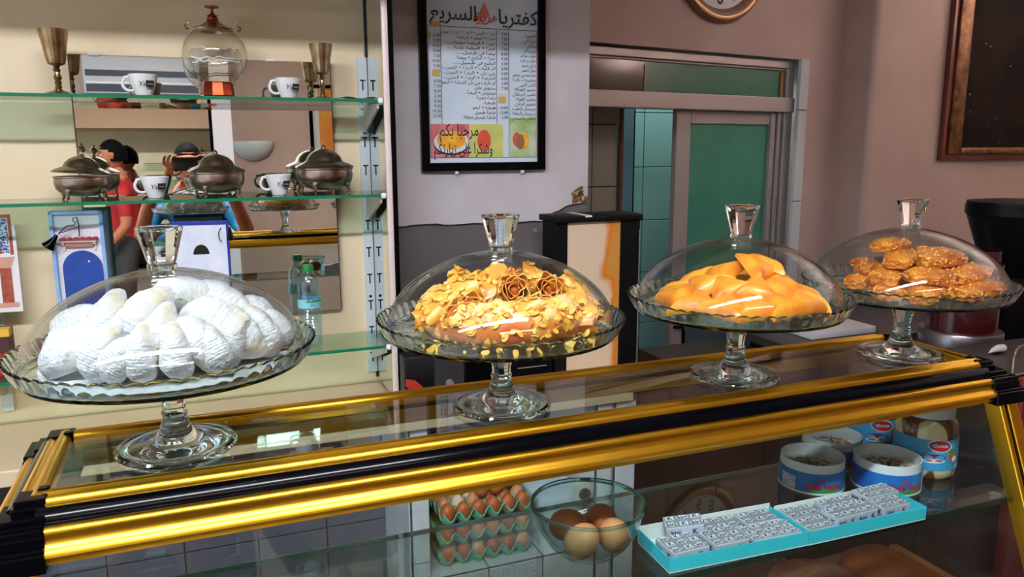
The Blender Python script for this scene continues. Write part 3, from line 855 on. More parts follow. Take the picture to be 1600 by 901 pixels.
for k, a in enumerate((-175, -140, -105, -72, -38, -5, 60, 120)):
    tri.append((0.060, a, 0.033, a-80+(10, -25, 30, 0, -20, 15, 0, 40)[k], 26, 1.02, 'golden triangle pastry in the second layer '+['at its left end', 'left of its middle', 'at its front middle', 'right of its middle', 'at its front right', 'at its right end', 'at its back right', 'at its back left'][k]))
tri += [(0.040, -15, 0.056, 60, 24, 1.0, 'golden triangle pastry on top, sloping to the right'), (0.024, 178, 0.048, 20, 20, 0.95, 'golden triangle pastry on top, at the left'), (0.030, -70, 0.056, 150, 34, 0.95, 'golden triangle pastry on top, leaning forward')]
for i, (rr, a, z, sp, tl_, sc, lab) in enumerate(tri):
    o = link('triangle_pastry', TM[i % 3], None); o.scale = (sc,)*3
    lay(o, s3x, s3y, rr*math.cos(R(a)), rr*math.sin(R(a)), z, sp, R(tl_), R(a))
    tag(o, lab, 'pastry', 'golden triangles under the third dome')
    settle(o, *STANDS[2])

# nutty rectangles
def bar_mesh(seed, L=0.075, W=0.044, T=0.021):
    bm = bmesh.new(); bmesh.ops.create_cube(bm, size=1)
    bmesh.ops.scale(bm, vec=(L, W, T), verts=bm.verts)
    bmesh.ops.subdivide_edges(bm, edges=bm.edges[:], cuts=15, use_grid_fill=True)
    for v in bm.verts:
        x, y, z = v.co.x/(L/2), v.co.y/(W/2), v.co.z/(T/2)
        k = 1-0.10*(x**4)*(y**4)-0.05*abs(x)**6
        v.co.y *= (1-0.12*abs(x)**4); v.co.z *= (1-0.42*abs(y)**4)*(1-0.25*abs(x)**5); v.co.x *= (1-0.06*abs(y)**3)
        p = v.co+Vector((seed, 0, 0))
        n = noise.noise(p*50)*0.0022+noise.noise(p*180)*0.0022
        v.co += v.co.normalized()*n
        v.co.z += 0.002*math.sin(x*2.5+seed)
    me = bpy.data.meshes.new('bar'); bm.to_mesh(me); bm.free(); return finish(me, 0)
NUT = mat('honeyed_nut_pastry', (226, 140, 36), 0.4, var=(172, 74, 10), vscale=38, vlo=0.36, vhi=0.66, coat=0.5, bump=1.0, bscale=130, bdist=0.004)
CR = mat('nut_crumb', (236, 170, 70), 0.5, var=(206, 124, 40), vscale=90)
BP = []
for s in (0.0, 2.6, 5.5):
    bmh = bar_mesh(s); random.seed(int(s*3)+5); mb = MB()
    for _ in range(170):
        v = random.choice(bmh.vertices); 
        if v.co.z < -0.002: continue
        c = v.co; r = random.uniform(0.0012, 0.0030)
        mb.add([c+Vector(q)*r for q in ((1,0,0),(-1,0,0),(0,1,0),(0,-1,0),(0,0,1),(0,0,-1))], [(0,2,4),(2,1,4),(1,3,4),(3,0,4),(2,0,5),(1,2,5),(3,1,5),(0,3,5)])
    m2 = bpy.data.meshes.new('nut_crumb'); m2.from_pydata(mb.v, [], mb.f)
    bmh.materials.append(NUT); m2.materials.append(CR)
    BP.append([('body', bmh, None), ('nut_crumb', m2, None)])
s4x, s4y = STANDS[3]
# (x, y, z, spin, tilt, lean direction, length scale, where)
bars = [(-.098, -.045, .012, 62, 4, 200, .95, 'lowest at the left rim'), (-.055, -.092, .012, 22, 5, 240, 1.0, 'lowest, left of the front middle'), (.012, -.106, .012, -3, 4, 270, 1.0, 'lowest in the front middle'),
        (.072, -.080, .012, -28, 4, 300, 1.0, 'lowest, right of the front middle'), (.106, -.025, .012, -70, 4, 340, .95, 'lowest at the right rim'), (-.02, -.052, .012, 0, 0, 0, 1.0, 'lowest, hidden behind the front middle'),
        (.03, .0, .012, 10, 0, 0, 1.0, 'lowest in the centre of the plate'), (-.06, .03, .012, 30, 0, 0, 1.0, 'lowest at the back left'), (.05, .07, .012, -20, 0, 0, 1.0, 'lowest at the back right'),
        (-.078, -.030, .035, 40, 8, 200, .95, 'in the second layer at the left'), (-.035, -.074, .035, -20, 14, 250, .95, 'in the second layer, leaning out left of middle'), (.030, -.078, .034, 8, 10, 275, .95, 'in the second layer at the front middle'),
        (.080, -.040, .035, -45, 8, 320, .95, 'in the second layer at the right'), (.0, -.01, .034, 0, 0, 0, 1.0, 'in the second layer at the centre'), (-.04, .04, .034, 60, 0, 0, .95, 'in the second layer at the back left'), (.05, .03, .034, 15, 0, 0, .95, 'in the second layer at the back right'),
        (-.048, -.030, .058, 28, 10, 220, .9, 'in the third layer at the left'), (.012, -.042, .056, -6, 9, 270, 1.05, 'long and lying across the top middle'), (.058, -.008, .056, -12, 8, 320, .95, 'long and lying across the top right'),
        (-.030, .010, .074, 14, 6, 200, .85, 'perched highest at the left')]
for i, (x, y, z, sp, tl_, td, sc, ds) in enumerate(bars):
    t = thing('nut_pastry', 'brown nut pastry bar '+ds, 'pastry', (0, 0, 0), 'nut pastries under the fourth dome'); t.scale = (sc, sc, sc)
    for n, m2, mt in BP[i % 3]:
        c = link(n, m2, mt, t)
        if n == 'nut_crumb': stuff(c)
    lay(t, s4x, s4y, x, y, z, sp, R(tl_), R(td))
    settle(t, *STANDS[3])
# ------------------------------------------------------------------ glass shelves and what stands on them
SY0, SY1 = 2.125, YW-0.020
XS0, XP = -0.75, 0.4736
shelf_z = {'top': 1.7125, 'middle': 1.4600, 'lower': 1.0345}
for nm, z in shelf_z.items():
    t = thing('wall_shelf', f'green-edged glass wall shelf, the {nm} one of three', 'shelf', (0, 0, z), 'glass wall shelves')
    MB().box((XS0, SY0+0.003, -0.008), (XP-0.004, SY1, 0)).build('pane', SHELFGLASS, t, smooth=0)
    MB().box((XS0, SY0, -0.008), (XP-0.004, SY0+0.003, 0)).build('front_edge', EDGEGREEN, t, smooth=0)
    MB().lathe([(0.0, -0.004), (0.006, -0.003), (0.0085, 0.002), (0.0085, 0.006), (0.006, 0.011), (0.0, 0.012)], 12).build('end_pad', WHITE, t, loc=(XP-0.010, SY0-0.004, -0.008))
# slotted uprights with T-shaped slots and triangular brackets
STRIP = mat('white_metal_strip', (214, 224, 228), 0.35)
def upright(label, x, zz0, zz1, brackets):
    t = thing('shelf_upright', label, 'shelf upright', (x, YW, 0))
    MB().box((-0.0145, -0.010, zz0), (0.0145, 0, zz1)).build('strip', STRIP, t, bevel=0.0015, smooth=0)
    sm = None; dmn = None; z = zz1-0.075; k = 0
    while z > zz0+0.03:
        if sm is None:
            sm = MB().box((-0.0075, -0.0112, 0.008), (0.0075, -0.0095, 0.0122)).box((-0.0018, -0.0112, -0.018), (0.0018, -0.0095, 0.0085)).build('slot', BLACKM, t, smooth=0); o = sm
        else:
            o = sm.copy(); COL.objects.link(o)
        o.location = (0, 0, z)
        if k % 3 == 2:
            if dmn is None:
                dmn = MB().lathe([(0.0045, 0), (0.0045, 0.0014), (0.0, 0.0015)], 12).build('peg_hole', BLACKM, t, rot=(R(90), 0, 0)); o = dmn
            else:
                o = dmn.copy(); COL.objects.link(o)
            o.location = (0, -0.0098, z+0.024)
        z -= 0.0815; k += 1
    for bz in brackets:
        dpt = YW-SY0-0.012
        MB().prism([(-0.002, -0.010), (-dpt, -0.010), (-dpt, -0.024), (-0.03, -0.085), (-0.002, -0.085)], -0.003, 0.003, 'yz').build('bracket', mat('cream_bracket', (210, 196, 184), 0.4), t, loc=(0, 0, bz), smooth=0)
xr_ = at(570, 250, Y=YW).x
upright('white slotted upright strip at the right end of the glass shelves', xr_, 0.90, at(566, 90, Y=YW).z, list(shelf_z.values()))
xl_ = at(15, 645, Y=YW).x
upright('white slotted upright strip at the left end of the shelves', xl_, 0.90, 1.40, [shelf_z['lower']])
# side panel with mirrored face
sp = thing('mirrored_divider', 'tall upright end panel with mirrored inner face beside the shelves', 'panel', (XP, 0, 0))
MB().box((0.003, SY0+0.005, 0.88), (0.014, YW, 2.184)).build('board', mat('dark_panel_board', (40, 36, 38), 0.5), sp, smooth=0)
MB().box((0, SY0+0.006, 0.88), (0.003, YW-0.001, 2.184)).build('mirror_face', MIRROR, sp, smooth=0)
MB().box((-0.002, SY0-0.006, 0.88), (0.015, SY0+0.005, 2.184)).build('front_trim', mat('blush_white_trim', (232, 214, 210), 0.35), sp, bevel=0.004)
MB().box((0.016, SY0+0.0, 0.88), (0.030, SY0+0.03, 2.184)).build('black_edge', BLACK, sp, bevel=0.003, smooth=0)
MB().box((-0.0055, YW-0.006, 0.88), (-0.0005, YW-0.0, 2.184)).build('corner_bead', mat('dark_metal_bead', (70, 62, 64), 0.4), sp, bevel=0.003, smooth=0)
# big mirror on the wall behind the shelves
mx0, mx1, mz0, mz1 = -0.29, 0.366, 1.108, 1.823
mr = thing('wall_mirror', 'large frameless mirror behind the glass shelves', 'mirror', (0, YW, 0))
MB().box((mx0, -0.010, mz0), (mx1, -0.0055, mz1)).build('glass', MIRROR, mr, smooth=0)
MB().box((mx0, -0.0055, mz0), (mx1, -0.0005, mz1)).build('backing', mat('mirror_backing', (80, 72, 62), 0.8), mr, smooth=0)
for cx in (-0.232, 0.205):
    MB().box((cx-0.014, -0.016, mz1-0.004), (cx+0.014, -0.0005, mz1+0.006)).build('clip', WHITE, mr, bevel=0.004)
for s, nm in ((-1, 'left'),):
    MB().box((XL*0+mx0-0.003, -0.010, mz0), (mx0-0.0002, -0.0005, mz1)).build('bevel_edge', mat('dark_mirror_edge', (70, 64, 56), 0.4), mr, smooth=0)
MB().box((mx1+0.0002, -0.010, mz0), (mx1+0.003, -0.0005, mz1)).build('bevel_edge', MATS['dark_mirror_edge'], mr, smooth=0)

MTILT = R(1.0)      # the mirror leans back a little: its foot stands proud of the wall
mr.matrix_world = Matrix.Translation((0, YW, mz1)) @ Matrix.Rotation(-MTILT, 4, 'X') @ Matrix.Translation((0, 0, -mz1))
# espresso cups
def cup(label, px_, py_, z, Y=2.215, turn=0):
    p = at(px_, py_, Y=Y)
    t = thing('espresso_cup', label, 'cup', (p.x, Y, z+0.0005), 'white cups on the glass shelves', rz=turn)
    MB().lathe([(0.0, 0.0), (0.018, 0.0), (0.0195, 0.002), (0.021, 0.008), (0.0265, 0.022), (0.0315, 0.038), (0.0345, 0.053), (0.0338, 0.0542), (0.0325, 0.053), (0.0295, 0.038), (0.0245, 0.022), (0.018, 0.008), (0.0, 0.005)], 40).build('bowl', PORC, t)
    pts = []
    for k in range(15):
        a = PI*0.5+PI*1.15*k/14
        pts.append((-0.031+0.0165*math.cos(a)-0.004*(k/14 < 0.2), 0, 0.031+0.017*math.sin(a)))
    pts[0] = (-0.029, 0, 0.048); pts[-1] = (-0.023, 0, 0.016)
    MB().tube(pts, [0.0036]*15, 8).build('handle', PORC, t)
    g = grid_mesh(0.016, 0.016, 6, 2); link('logo_square', wrap(g, 0.0303, -PI/2+0.22+0.25, 0.030, 0.26*0.9), INK, t)
    zz = 0.0245
    me = text_mesh('Ye', 0.016, bold=0.0, shear=0.3); link('logo_script', wrap(me, 0.0306, -PI/2-0.28+0.25, zz, 0.26*0.9), INK, t)
    me = text_mesh('rma', 0.0068); link('logo_word', wrap(me, 0.0310, -PI/2+0.22+0.25, 0.0275, 0.26*0.9), WHITE, t)
    return t
cup('white coffee cup on the top shelf beside the bronze goblet at left', 224, 130, shelf_z['top'])
cup('white coffee cup on the top shelf right of the glass globe', 450, 135, shelf_z['top'])
cup('white coffee cup on the middle shelf between two pewter tureens at left', 243, 295, shelf_z['middle'])
cup('white coffee cup on the middle shelf beside the biggest pewter tureen', 436, 290, shelf_z['middle'])
# goblets
def goblet(label, px_, z, s, Y=2.22):
    p = at(px_, 120, Y=Y)
    t = thing('metal_goblet', label, 'goblet', (p.x, Y, z+0.0005), 'bronze goblets on the top shelf')
    t.scale = (s, s, s)
    MB().lathe([(0.0, 0), (0.033, 0), (0.034, 0.002), (0.028, 0.006), (0.012, 0.0105), (0.007, 0.016), (0.0, 0.0162)], 32).build('foot', BRONZE, t)
    MB().lathe([(0.0, 0.0160), (0.0065, 0.0160), (0.008, 0.020), (0.006, 0.024), (0.0085, 0.029), (0.006, 0.034), (0.0095, 0.041), (0.0065, 0.048), (0.006, 0.054), (0.009, 0.059), (0.006, 0.064), (0.008, 0.068), (0.0, 0.0682)], 20).build('stem', BRONZE, t)
    MB().lathe([(0.0, 0.068), (0.012, 0.069), (0.019, 0.073), (0.0215, 0.082), (0.0255, 0.110), (0.0315, 0.142), (0.0325, 0.151), (0.0312, 0.151), (0.0240, 0.110), (0.0195, 0.082), (0.0, 0.074)], 20).build('bowl', BRONZE, t, smooth=15)
goblet('tall bronze goblet at the left end of the top shelf', 90, shelf_z['top'], 1.02)
goblet('bronze goblet at the right of the top shelf beside a cup', 503, shelf_z['top'], 0.97)
# glass globe on a copper base
gp = at(339, 130, Y=2.22)
t = thing('glass_globe_decanter', 'round glass globe vessel on a copper base with metal collar', 'decanter', (gp.x, 2.22, shelf_z['top']+0.0005))
MB().lathe([(0.0, 0), (0.044, 0), (0.0445, 0.003), (0.0425, 0.006), (0.0385, 0.036), (0.0370, 0.040), (0.0, 0.0402)], 10).build('copper_base', COPPER, t, smooth=15)
zc_ = 0.105
gpf = [(0.078*math.cos(a)*1.03, zc_+0.076*math.sin(a)) for a in [-PI/2*0.66+k*(PI/2*0.66+PI/2*0.62)/24 for k in range(25)]]
inn = [(r-0.0022, z) for r, z in gpf]
MB().lathe(gpf+inn[::-1], 56, closed=True).build('globe', thin_glass('globe_glass', (253, 252, 250), 0.04), t)
MB().lathe([(0.030, 0.164), (0.0565, 0.166), (0.058, 0.170), (0.052, 0.173), (0.030, 0.180), (0.022, 0.186), (0.020, 0.183), (0.028, 0.176)], 40, closed=True).build('collar', PEWTER, t)
for s in (-1, 1):
    MB().tube([(s*0.054, 0, 0.169), (s*0.066, 0, 0.172), (s*0.068, 0, 0.177), (s*0.060, 0, 0.180), (s*0.056, 0, 0.186), (s*0.060, 0, 0.190)], 0.0022, 8).build('hook', BRONZE, t)
MB().lathe([(0.030, 0.178), (0.018, 0.188), (0.014, 0.194), (0.014, 0.198), (0.012, 0.198), (0.016, 0.187), (0.027, 0.178)], 32, closed=True).build('neck', thin_glass('pink_glass', (238, 196, 186), 0.06), t)
MB().lathe([(0.0, 0.192), (0.0125, 0.192), (0.0135, 0.198), (0.0105, 0.202), (0.0135, 0.205), (0.006, 0.208), (0.0035, 0.214), (0.004, 0.221), (0.017, 0.224), (0.017, 0.228), (0.0, 0.229)], 20).build('stopper', mat('copper_dull', (136, 84, 60), 0.35, metal=1), t)
random.seed(21)
mb = MB()
for row, (zz, n) in enumerate(((0.118, 26), (0.094, 10), (0.086, 12))):
    pts = []
    for k in range(n):
        a = -PI/2-0.85+1.7*k/(n-1)
        pts.append(((0.0775)*math.cos(a), 0.0775*math.sin(a), zz+random.uniform(-.004, .004)))
    zmid = 0.0775
    pts = [(Vector((x, y, 0)).normalized()*math.sqrt(max(1e-4, 0.0772**2-(z-zc_)**2))+Vector((0, 0, z))) for x, y, z in pts]
    mb.tube(pts, 0.0007 if row == 0 else 0.0016, 5)
stuff(mb.build('etched_lines', mat('white_etching', (236, 240, 240), 0.6), t))
# papers at the right end of the top shelf
t = thing('paper_sheet', 'curled white paper lying at the right end of the top shelf', 'paper', (0.40, 2.20, shelf_z['top']+0.001))
v = []; f = []
for i in range(9):
    for j in range(5):
        x = -0.05+0.1125*i/8; v.append((x, -0.05+0.09*j/4, 0.002+0.006*math.sin(i*0.7)**2))
for i in range(8):
    for j in range(4): f.append((i*5+j, (i+1)*5+j, (i+1)*5+j+1, i*5+j+1))
me = bpy.data.meshes.new('sheet'); me.from_pydata(v, [], f); bm = bmesh.new(); bm.from_mesh(me); bmesh.ops.solidify(bm, geom=bm.faces[:], thickness=0.0008); bm.to_mesh(me); bm.free()
link('sheet', me, mat('paper_white', (222, 222, 220), 0.8), t)
# pewter tureens
def tureen(label, px_, r, fin, Y=2.205, tilt=0, knob=False):
    p = at(px_, 290, Y=Y); z = shelf_z['middle']
    t = thing('pewter_tureen', label, 'tureen', (p.x, Y, z+0.0004), 'pewter lidded tureens on the middle shelf', rz=0.25)
    k = r/0.07
    MB().lathe([(0.0, 0.010), (0.030, 0.0105), (0.052, 0.018), (0.064, 0.031), (0.0675, 0.045), (0.066, 0.058), (0.0685, 0.060), (0.0685, 0.0625), (0.064, 0.062), (0.0625, 0.046), (0.05, 0.022), (0.0, 0.014)], 48).build('bowl', PEWTER, t).scale = (k, k, k)
    l = MB().lathe([(0.0695, 0.0), (0.0715, 0.0015), (0.070, 0.0035), (0.060, 0.0095), (0.046, 0.0145), (0.0435, 0.018), (0.040, 0.026), (0.030, 0.036), (0.016, 0.043), (0.0, 0.046), (0.0, 0.044), (0.015, 0.041), (0.028, 0.034), (0.038, 0.024), (0.042, 0.015), (0.058, 0.007), (0.066, 0.0)], 48, closed=False).build('lid', PEWTER, t, loc=(0, 0, 0.063*k))
    l.scale = (k, k, k); l.rotation_euler = (0, tilt, 0)
    if tilt: l.location.z += 0.006
    if knob:
        MB().lathe([(0.008, 0.0445), (0.004, 0.049), (0.0035, 0.053), (0.009, 0.058), (0.0105, 0.064), (0.007, 0.069), (0.003, 0.071), (0.0045, 0.075), (0.0, 0.079)], 16).build('finial', PEWTER, l)
    else:
        MB().lathe([(0.008, 0.0445), (0.005, 0.047), (0.0065, 0.050), (0.002, 0.054), (0.0, 0.0555)], 12).build('finial', PEWTER, l)
    ft0 = None
    for i in range(4):
        a = PI/4+PI/2*i
        if ft0 is None:
            mb = MB()
            mb.lathe([(0.0, -0.011), (0.006, -0.009), (0.0095, -0.002), (0.0095, 0.004), (0.006, 0.010), (0.0, 0.012)], 10, c=(0.0585, 0, 0.026), sx=0.55)
            mb.tube([(0.057, 0, 0.020), (0.060, 0, 0.012), (0.059, 0, 0.006), (0.064, 0, 0.001)], [0.005, 0.0042, 0.0036, 0.0030], 8)
            ft0 = mb.build('foot', PEWTER, t); o = ft0
        else:
            o = ft0.copy(); COL.objects.link(o)
        o.rotation_euler = (0, 0, a); o.scale = (k, k, k)
tureen('pewter tureen with a vase finial and crooked lid at the left', 130, 0.066, 1, tilt=0.07, knob=True)
tureen('pewter tureen on clawed feet in the middle of the shelf row', 340, 0.0715, 0)
tureen('largest pewter tureen at the right of the middle shelf', 508, 0.079, 0)
# lower shelf: postcard, model door, model house, bottle
z0 = shelf_z['lower']
pc = at(2, 486, Y=2.27)
t = thing('picture_card', 'white tile card with a painted brown column and blue arabesque', 'card', (at(36, 480, Y=2.27).x-0.075, 2.27, at(36, 486, Y=2.27).z), rot=(R(-4), 0, 0))
ph = at(30, 352, Y=2.27).z-at(36, 486, Y=2.27).z
MB().box((-0.075, -0.03, z0+0.001-at(36, 486, Y=2.27).z), (0.012, 0.03, -0.0005)).build('stand', BLACKM, t, bevel=0.004, rot=(R(4), 0, 0))
MB().box((-0.075, 0, 0), (0.075, 0.006, ph)).build('card', mat('card_white', (228, 226, 226), 0.5), t, bevel=0.001, smooth=0)
TERRA = mat('terracotta_paint', (172, 84, 56), 0.6, var=(140, 58, 40), vscale=60)
BLUEP = mat('arabesque_blue', (198, 208, 222), 0.6, var=(44, 66, 128), vscale=260, vlo=0.48, vhi=0.52)
yb_ = -0.0012
cz = (at(20, 470, Y=2.27).z-z0)
MB().box((0.022, yb_, 0.012), (0.068, 0.001, 0.024)).build('painted_plinth', mat('pale_terracotta', (206, 150, 128), 0.6), t, smooth=0)
MB().box((0.033, yb_, 0.024), (0.058, 0.001, 0.112)).build('painted_column', TERRA, t, smooth=0)
MB().prism([(0.033, 0.112), (0.058, 0.112), (0.068, 0.140), (0.026, 0.140)], yb_, 0.001).build('painted_capital', MATS['pale_terracotta'], t, smooth=0)
MB().prism([(-0.07, 0.236), (0.058, 0.236), (0.058, 0.15), (0.046, 0.15), (0.02, 0.185), (-0.03, 0.21), (-0.07, 0.215)], yb_, 0.001).build('painted_arabesque', BLUEP, t, smooth=0)
MB().prism([(-0.07, 0.215), (-0.03, 0.21), (0.02, 0.185), (0.046, 0.15), (0.030, 0.146), (0.01, 0.17), (-0.03, 0.195), (-0.07, 0.2)], yb_, 0.001).build('painted_arch', TERRA, t, smooth=0)
MB().prism([(-0.07, 0.246), (0.067, 0.246), (0.067, 0.145), (0.060, 0.145), (0.060, 0.238), (-0.07, 0.238)], yb_, 0.001).build('painted_border', TERRA, t, smooth=0)

xa, xb = at(82, 400, Y=2.24).x, at(168, 400, Y=2.24).x
zt_ = at(125, 330, Y=2.24).z-z0
WB = mat('washed_light_blue', (110, 160, 214), 0.6, var=(150, 186, 226), vscale=20)
t = thing('model_door', 'miniature white wall with blue arched door and hanging black bell', 'ornament', ((xa+xb)/2, 2.24, z0+0.001), rz=-0.12)
hw = (xb-xa)/2
MB().box((-hw+0.006, 0, 0.004), (hw-0.006, 0.012, zt_-0.006)).build('wall_panel', mat('whitewash', (226, 222, 226), 0.7, var=(206, 206, 222), vscale=14), t, smooth=0)
for x0, x1, a, b in ((-hw, -hw+0.009, 0, zt_), (hw-0.009, hw, 0, zt_), (-hw, hw, zt_-0.008, zt_), (-hw, hw, 0, 0.008)):
    MB().box((x0, -0.008, a), (x1, 0.03, b)).build('frame_strip', WB, t, bevel=0.001, smooth=0)
za_ = zt_-0.100-0.046
arch = [(-0.046, 0.012), (0.046, 0.012)]+[(0.046*math.cos(PI*k/14)**1, za_+0.046*math.sin(PI*k/14)) for k in range(15)]
MB().prism([(x+0.004, z) for x, z in arch], -0.004, 0.002).build('arched_door', mat('cobalt_blue', (22, 72, 160), 0.5, var=(18, 60, 142), vscale=30), t, smooth=0)
MB().box((0.018, -0.0055, za_+0.016), (0.022, -0.0035, za_+0.020)).build('door_knob', WHITE, t, smooth=0)
pzz = zt_-0.078
MB().box((-0.040, -0.016, pzz), (0.044, 0.0, pzz+0.006)).build('porch_beam', mat('pale_wood', (214, 196, 190), 0.6), t, bevel=0.001, smooth=0)
MB().box((-0.030, -0.010, pzz-0.012), (0.034, 0.0, pzz)).build('porch_board', mat('brown_wood', (176, 118, 96), 0.6), t, smooth=0)
ro = None
for i in range(6):
    x = -0.034+0.0148*i
    if ro is None:
        ro = MB().prism([(0.007*math.cos(PI*k/8), 0.007*math.sin(PI*k/8)) for k in range(9)], -0.020, 0.0).build('roof_tile', mat('red_roof_tile', (158, 40, 44), 0.5), t); o = ro
    else:
        o = ro.copy(); COL.objects.link(o)
    o.location = (x, 0, pzz+0.006)
for x in (-0.034, 0.038):
    MB().prism([(-0.0, -0.022), (-0.0, 0.0), (-0.014, 0.0), (-0.012, -0.006), (-0.004, -0.010), (-0.004, -0.022)], x-0.003, x+0.003, 'yz').build('corbel', MATS['pale_wood'], t, loc=(0, 0, pzz), smooth=0)
mb = MB()
sc = [(0.004, -0.006, zt_-0.064), (0.006, -0.008, zt_-0.035), (0.003, -0.010, zt_-0.014), (-0.004, -0.012, zt_-0.016), (-0.006, -0.012, zt_-0.024), (0.0, -0.012, zt_-0.027), (-0.003, -0.014, zt_-0.034), (-0.02, -0.018, zt_-0.036), (-0.034, -0.024, zt_-0.050), (-0.038, -0.026, zt_-0.055)]
mb.tube(sc, 0.0013, 6); mb.tube([(-0.034, -0.024, zt_-0.052), (-0.014, -0.016, zt_-0.046), (0.003, -0.01, zt_-0.04)], 0.001, 6)
mb.build('iron_scroll', BLACKM, t)
MB().lathe([(0.0, 0.0), (0.004, -0.002), (0.006, -0.010), (0.010, -0.024), (0.0165, -0.036), (0.0165, -0.038), (0.0, -0.034)], 20).build('bell', BLACK, t, loc=(-0.040, -0.027, zt_-0.056), rot=(0, R(38), 0))

xa, xb = at(268, 400, Y=2.17).x, at(356, 400, Y=2.17).x
zt_ = at(312, 346, Y=2.17).z-z0
t = thing('model_house', 'white painted miniature house front edged in cobalt blue with arched hole', 'ornament', ((xa+xb)/2, 2.17, z0+0.001), rz=-0.1)
hw = (xb-xa)/2
zc2 = at(318, 398, Y=2.17).z-z0
# front panel with a real arched hole: left, right, below, and above pieces in one outline
hole = [(0.020*math.cos(a), 0.0+0.026*math.sin(a)) for a in [PI*k/12 for k in range(13)]]
hx = 0.004
outl = [(-hw, 0), (hw, 0), (hw, zt_-0.012), (-hw, zt_-0.012)]
mb = MB()
mb.prism([(-hw, 0), (hx-0.020, 0), (hx-0.020, zc2)]+[(hx+x, zc2+z) for x, z in reversed(hole[6:-1])]+[(hx, zt_-0.010), (-hw, zt_-0.010)], 0, 0.006)
mb.prism([(hx+0.020, 0), (hw, 0), (hw, zt_-0.010), (hx, zt_-0.010)]+[(hx+x, zc2+z) for x, z in reversed(hole[0:7])], 0, 0.006)
mb.prism([(hx-0.020, 0), (hx+0.020, 0), (hx+0.020, zc2), (hx-0.020, zc2)], 0, 0.006)
mb.build('front_panel', mat('whitewash_blue', (226, 230, 240), 0.7, var=(206, 214, 232), vscale=18), t, smooth=0)
COB = mat('cobalt_edge', (18, 46, 158), 0.45)
MB().box((-hw, -0.002, zt_-0.010), (hw+0.006, 0.008, zt_)).build('blue_top_edge', COB, t, bevel=0.001, smooth=0)
MB().box((hw, -0.002, 0), (hw+0.006, 0.008, zt_-0.010)).build('blue_side_edge', COB, t, bevel=0.001, smooth=0)
MB().tube([(hw-0.012, -0.004, zt_-0.018), (hw-0.018, -0.006, zt_-0.030), (hw-0.018, -0.006, zt_-0.046), (hw-0.012, -0.004, zt_-0.056)], 0.0012, 6).build('iron_loop', BLACKM, t)
MB().lathe([(0.0, 0.0), (0.003, -0.002), (0.006, -0.016), (0.010, -0.034), (0.0, -0.032)], 16).build('bell', BLACK, t, loc=(hw+0.010, -0.010, zt_-0.016))
# mineral water bottle
bp_ = at(485, 500, Y=2.20)
t = thing('water_bottle', 'small clear water bottle with green cap on the lower shelf', 'bottle', (bp_.x, 2.20, z0+0.0006))
bh = at(485, 413, Y=2.20).z-z0
k = bh/0.25
prof = [(0.0, 0.0), (0.030, 0.0), (0.034, 0.005)]
z = 0.012
while z < 0.115:
    prof += [(0.0345, z), (0.0325, z+0.005)]; z += 0.010
prof += [(0.0345, 0.118), (0.0345, 0.150)]
z = 0.155
while z < 0.185:
    prof += [(0.033, z), (0.0345, z+0.005)]; z += 0.010
prof += [(0.033, 0.195), (0.026, 0.213), (0.015, 0.226), (0.0135, 0.234), (0.0, 0.235)]
MB().lathe(prof, 32).build('body', thin_glass('pet_plastic', (244, 251, 253), 0.10, 0.06), t).scale = (k, k, k)
MB().lathe([(0.0, 0.004), (0.029, 0.004), (0.0318, 0.010), (0.0318, 0.190), (0.024, 0.211), (0.0, 0.214)], 32).build('water', thin_glass('water_blue', (236, 247, 252), 0.05), t).scale = (k, k, k)
MB().lathe([(0.0352, 0.122), (0.0352, 0.148), (0.0347, 0.148), (0.0347, 0.122)], 32, closed=True).build('label', mat('cyan_label', (120, 200, 220), 0.4, var=(150, 214, 226), vscale=30), t).scale = (k, k, k)
g = MB()
for i in range(9):
    a = -PI/2-0.65+0.16*i+0.3; h_ = 0.004+0.005*abs(math.sin(i*1.7))
    v = [(0.0356*math.cos(a+d), 0.0356*math.sin(a+d), zz) for d, zz in ((-0.09, 0.140), (0.09, 0.140), (0.05, 0.140+h_), (-0.04, 0.140+h_*0.8))]
    v += [(x*1.01, y*1.01, zz) for x, y, zz in v]
    g.add(v, [(0,1,2,3),(7,6,5,4),(0,4,5,1),(1,5,6,2),(2,6,7,3),(3,7,4,0)])
stuff(g.build('label_leaf', mat('leaf_green', (16, 130, 54), 0.5), t)).scale = (k, k, k)
me = text_mesh('Aïn', 0.012, shear=0.3); o = link('label_word', wrap(me, 0.0357, -PI/2+0.1, 0.1275), mat('label_green_ink', (12, 112, 60), 0.5), t); o.scale = (k, k, k)
MB().lathe([(0.0, 0.229), (0.0155, 0.229), (0.0158, 0.231), (0.0158, 0.247), (0.0150, 0.2495), (0.0, 0.25)], 24).build('cap', mat('green_cap', (18, 140, 60), 0.35), t).scale = (k, k, k)
# box of tomatoes picture carton at far left
t = thing('tomato_carton', 'small carton with printed red tomatoes and yellow band on the shelf', 'carton', (at(16, 540, Y=2.165).x-0.06, 2.165, z0+0.001))
hh = at(10, 515, Y=2.165).z-z0
MB().box((-0.06, 0, 0), (0.06, 0.05, hh)).build('box', mat('carton_dark', (70, 40, 34), 0.6), t, bevel=0.002, smooth=0)
MB().box((-0.0605, -0.001, hh-0.018), (0.0605, 0.03, hh+0.001)).build('yellow_band', mat('yellow_print', (226, 178, 60), 0.5), t, smooth=0)
tm_ = None
random.seed(2)
for i in range(7):
    for j in range(4):
        if tm_ is None:
            tm_ = MB().lathe([(0.0, 0.0), (0.0075, 0.0), (0.005, 0.003), (0.0, 0.004)], 12).build('printed_tomato', mat('tomato_red', (190, 34, 24), 0.4), t, rot=(R(90), 0, 0)); o = tm_
        else:
            o = tm_.copy(); COL.objects.link(o)
        o.location = (-0.052+0.0165*i+0.004*(j % 2), 0.0, 0.010+0.0155*j)
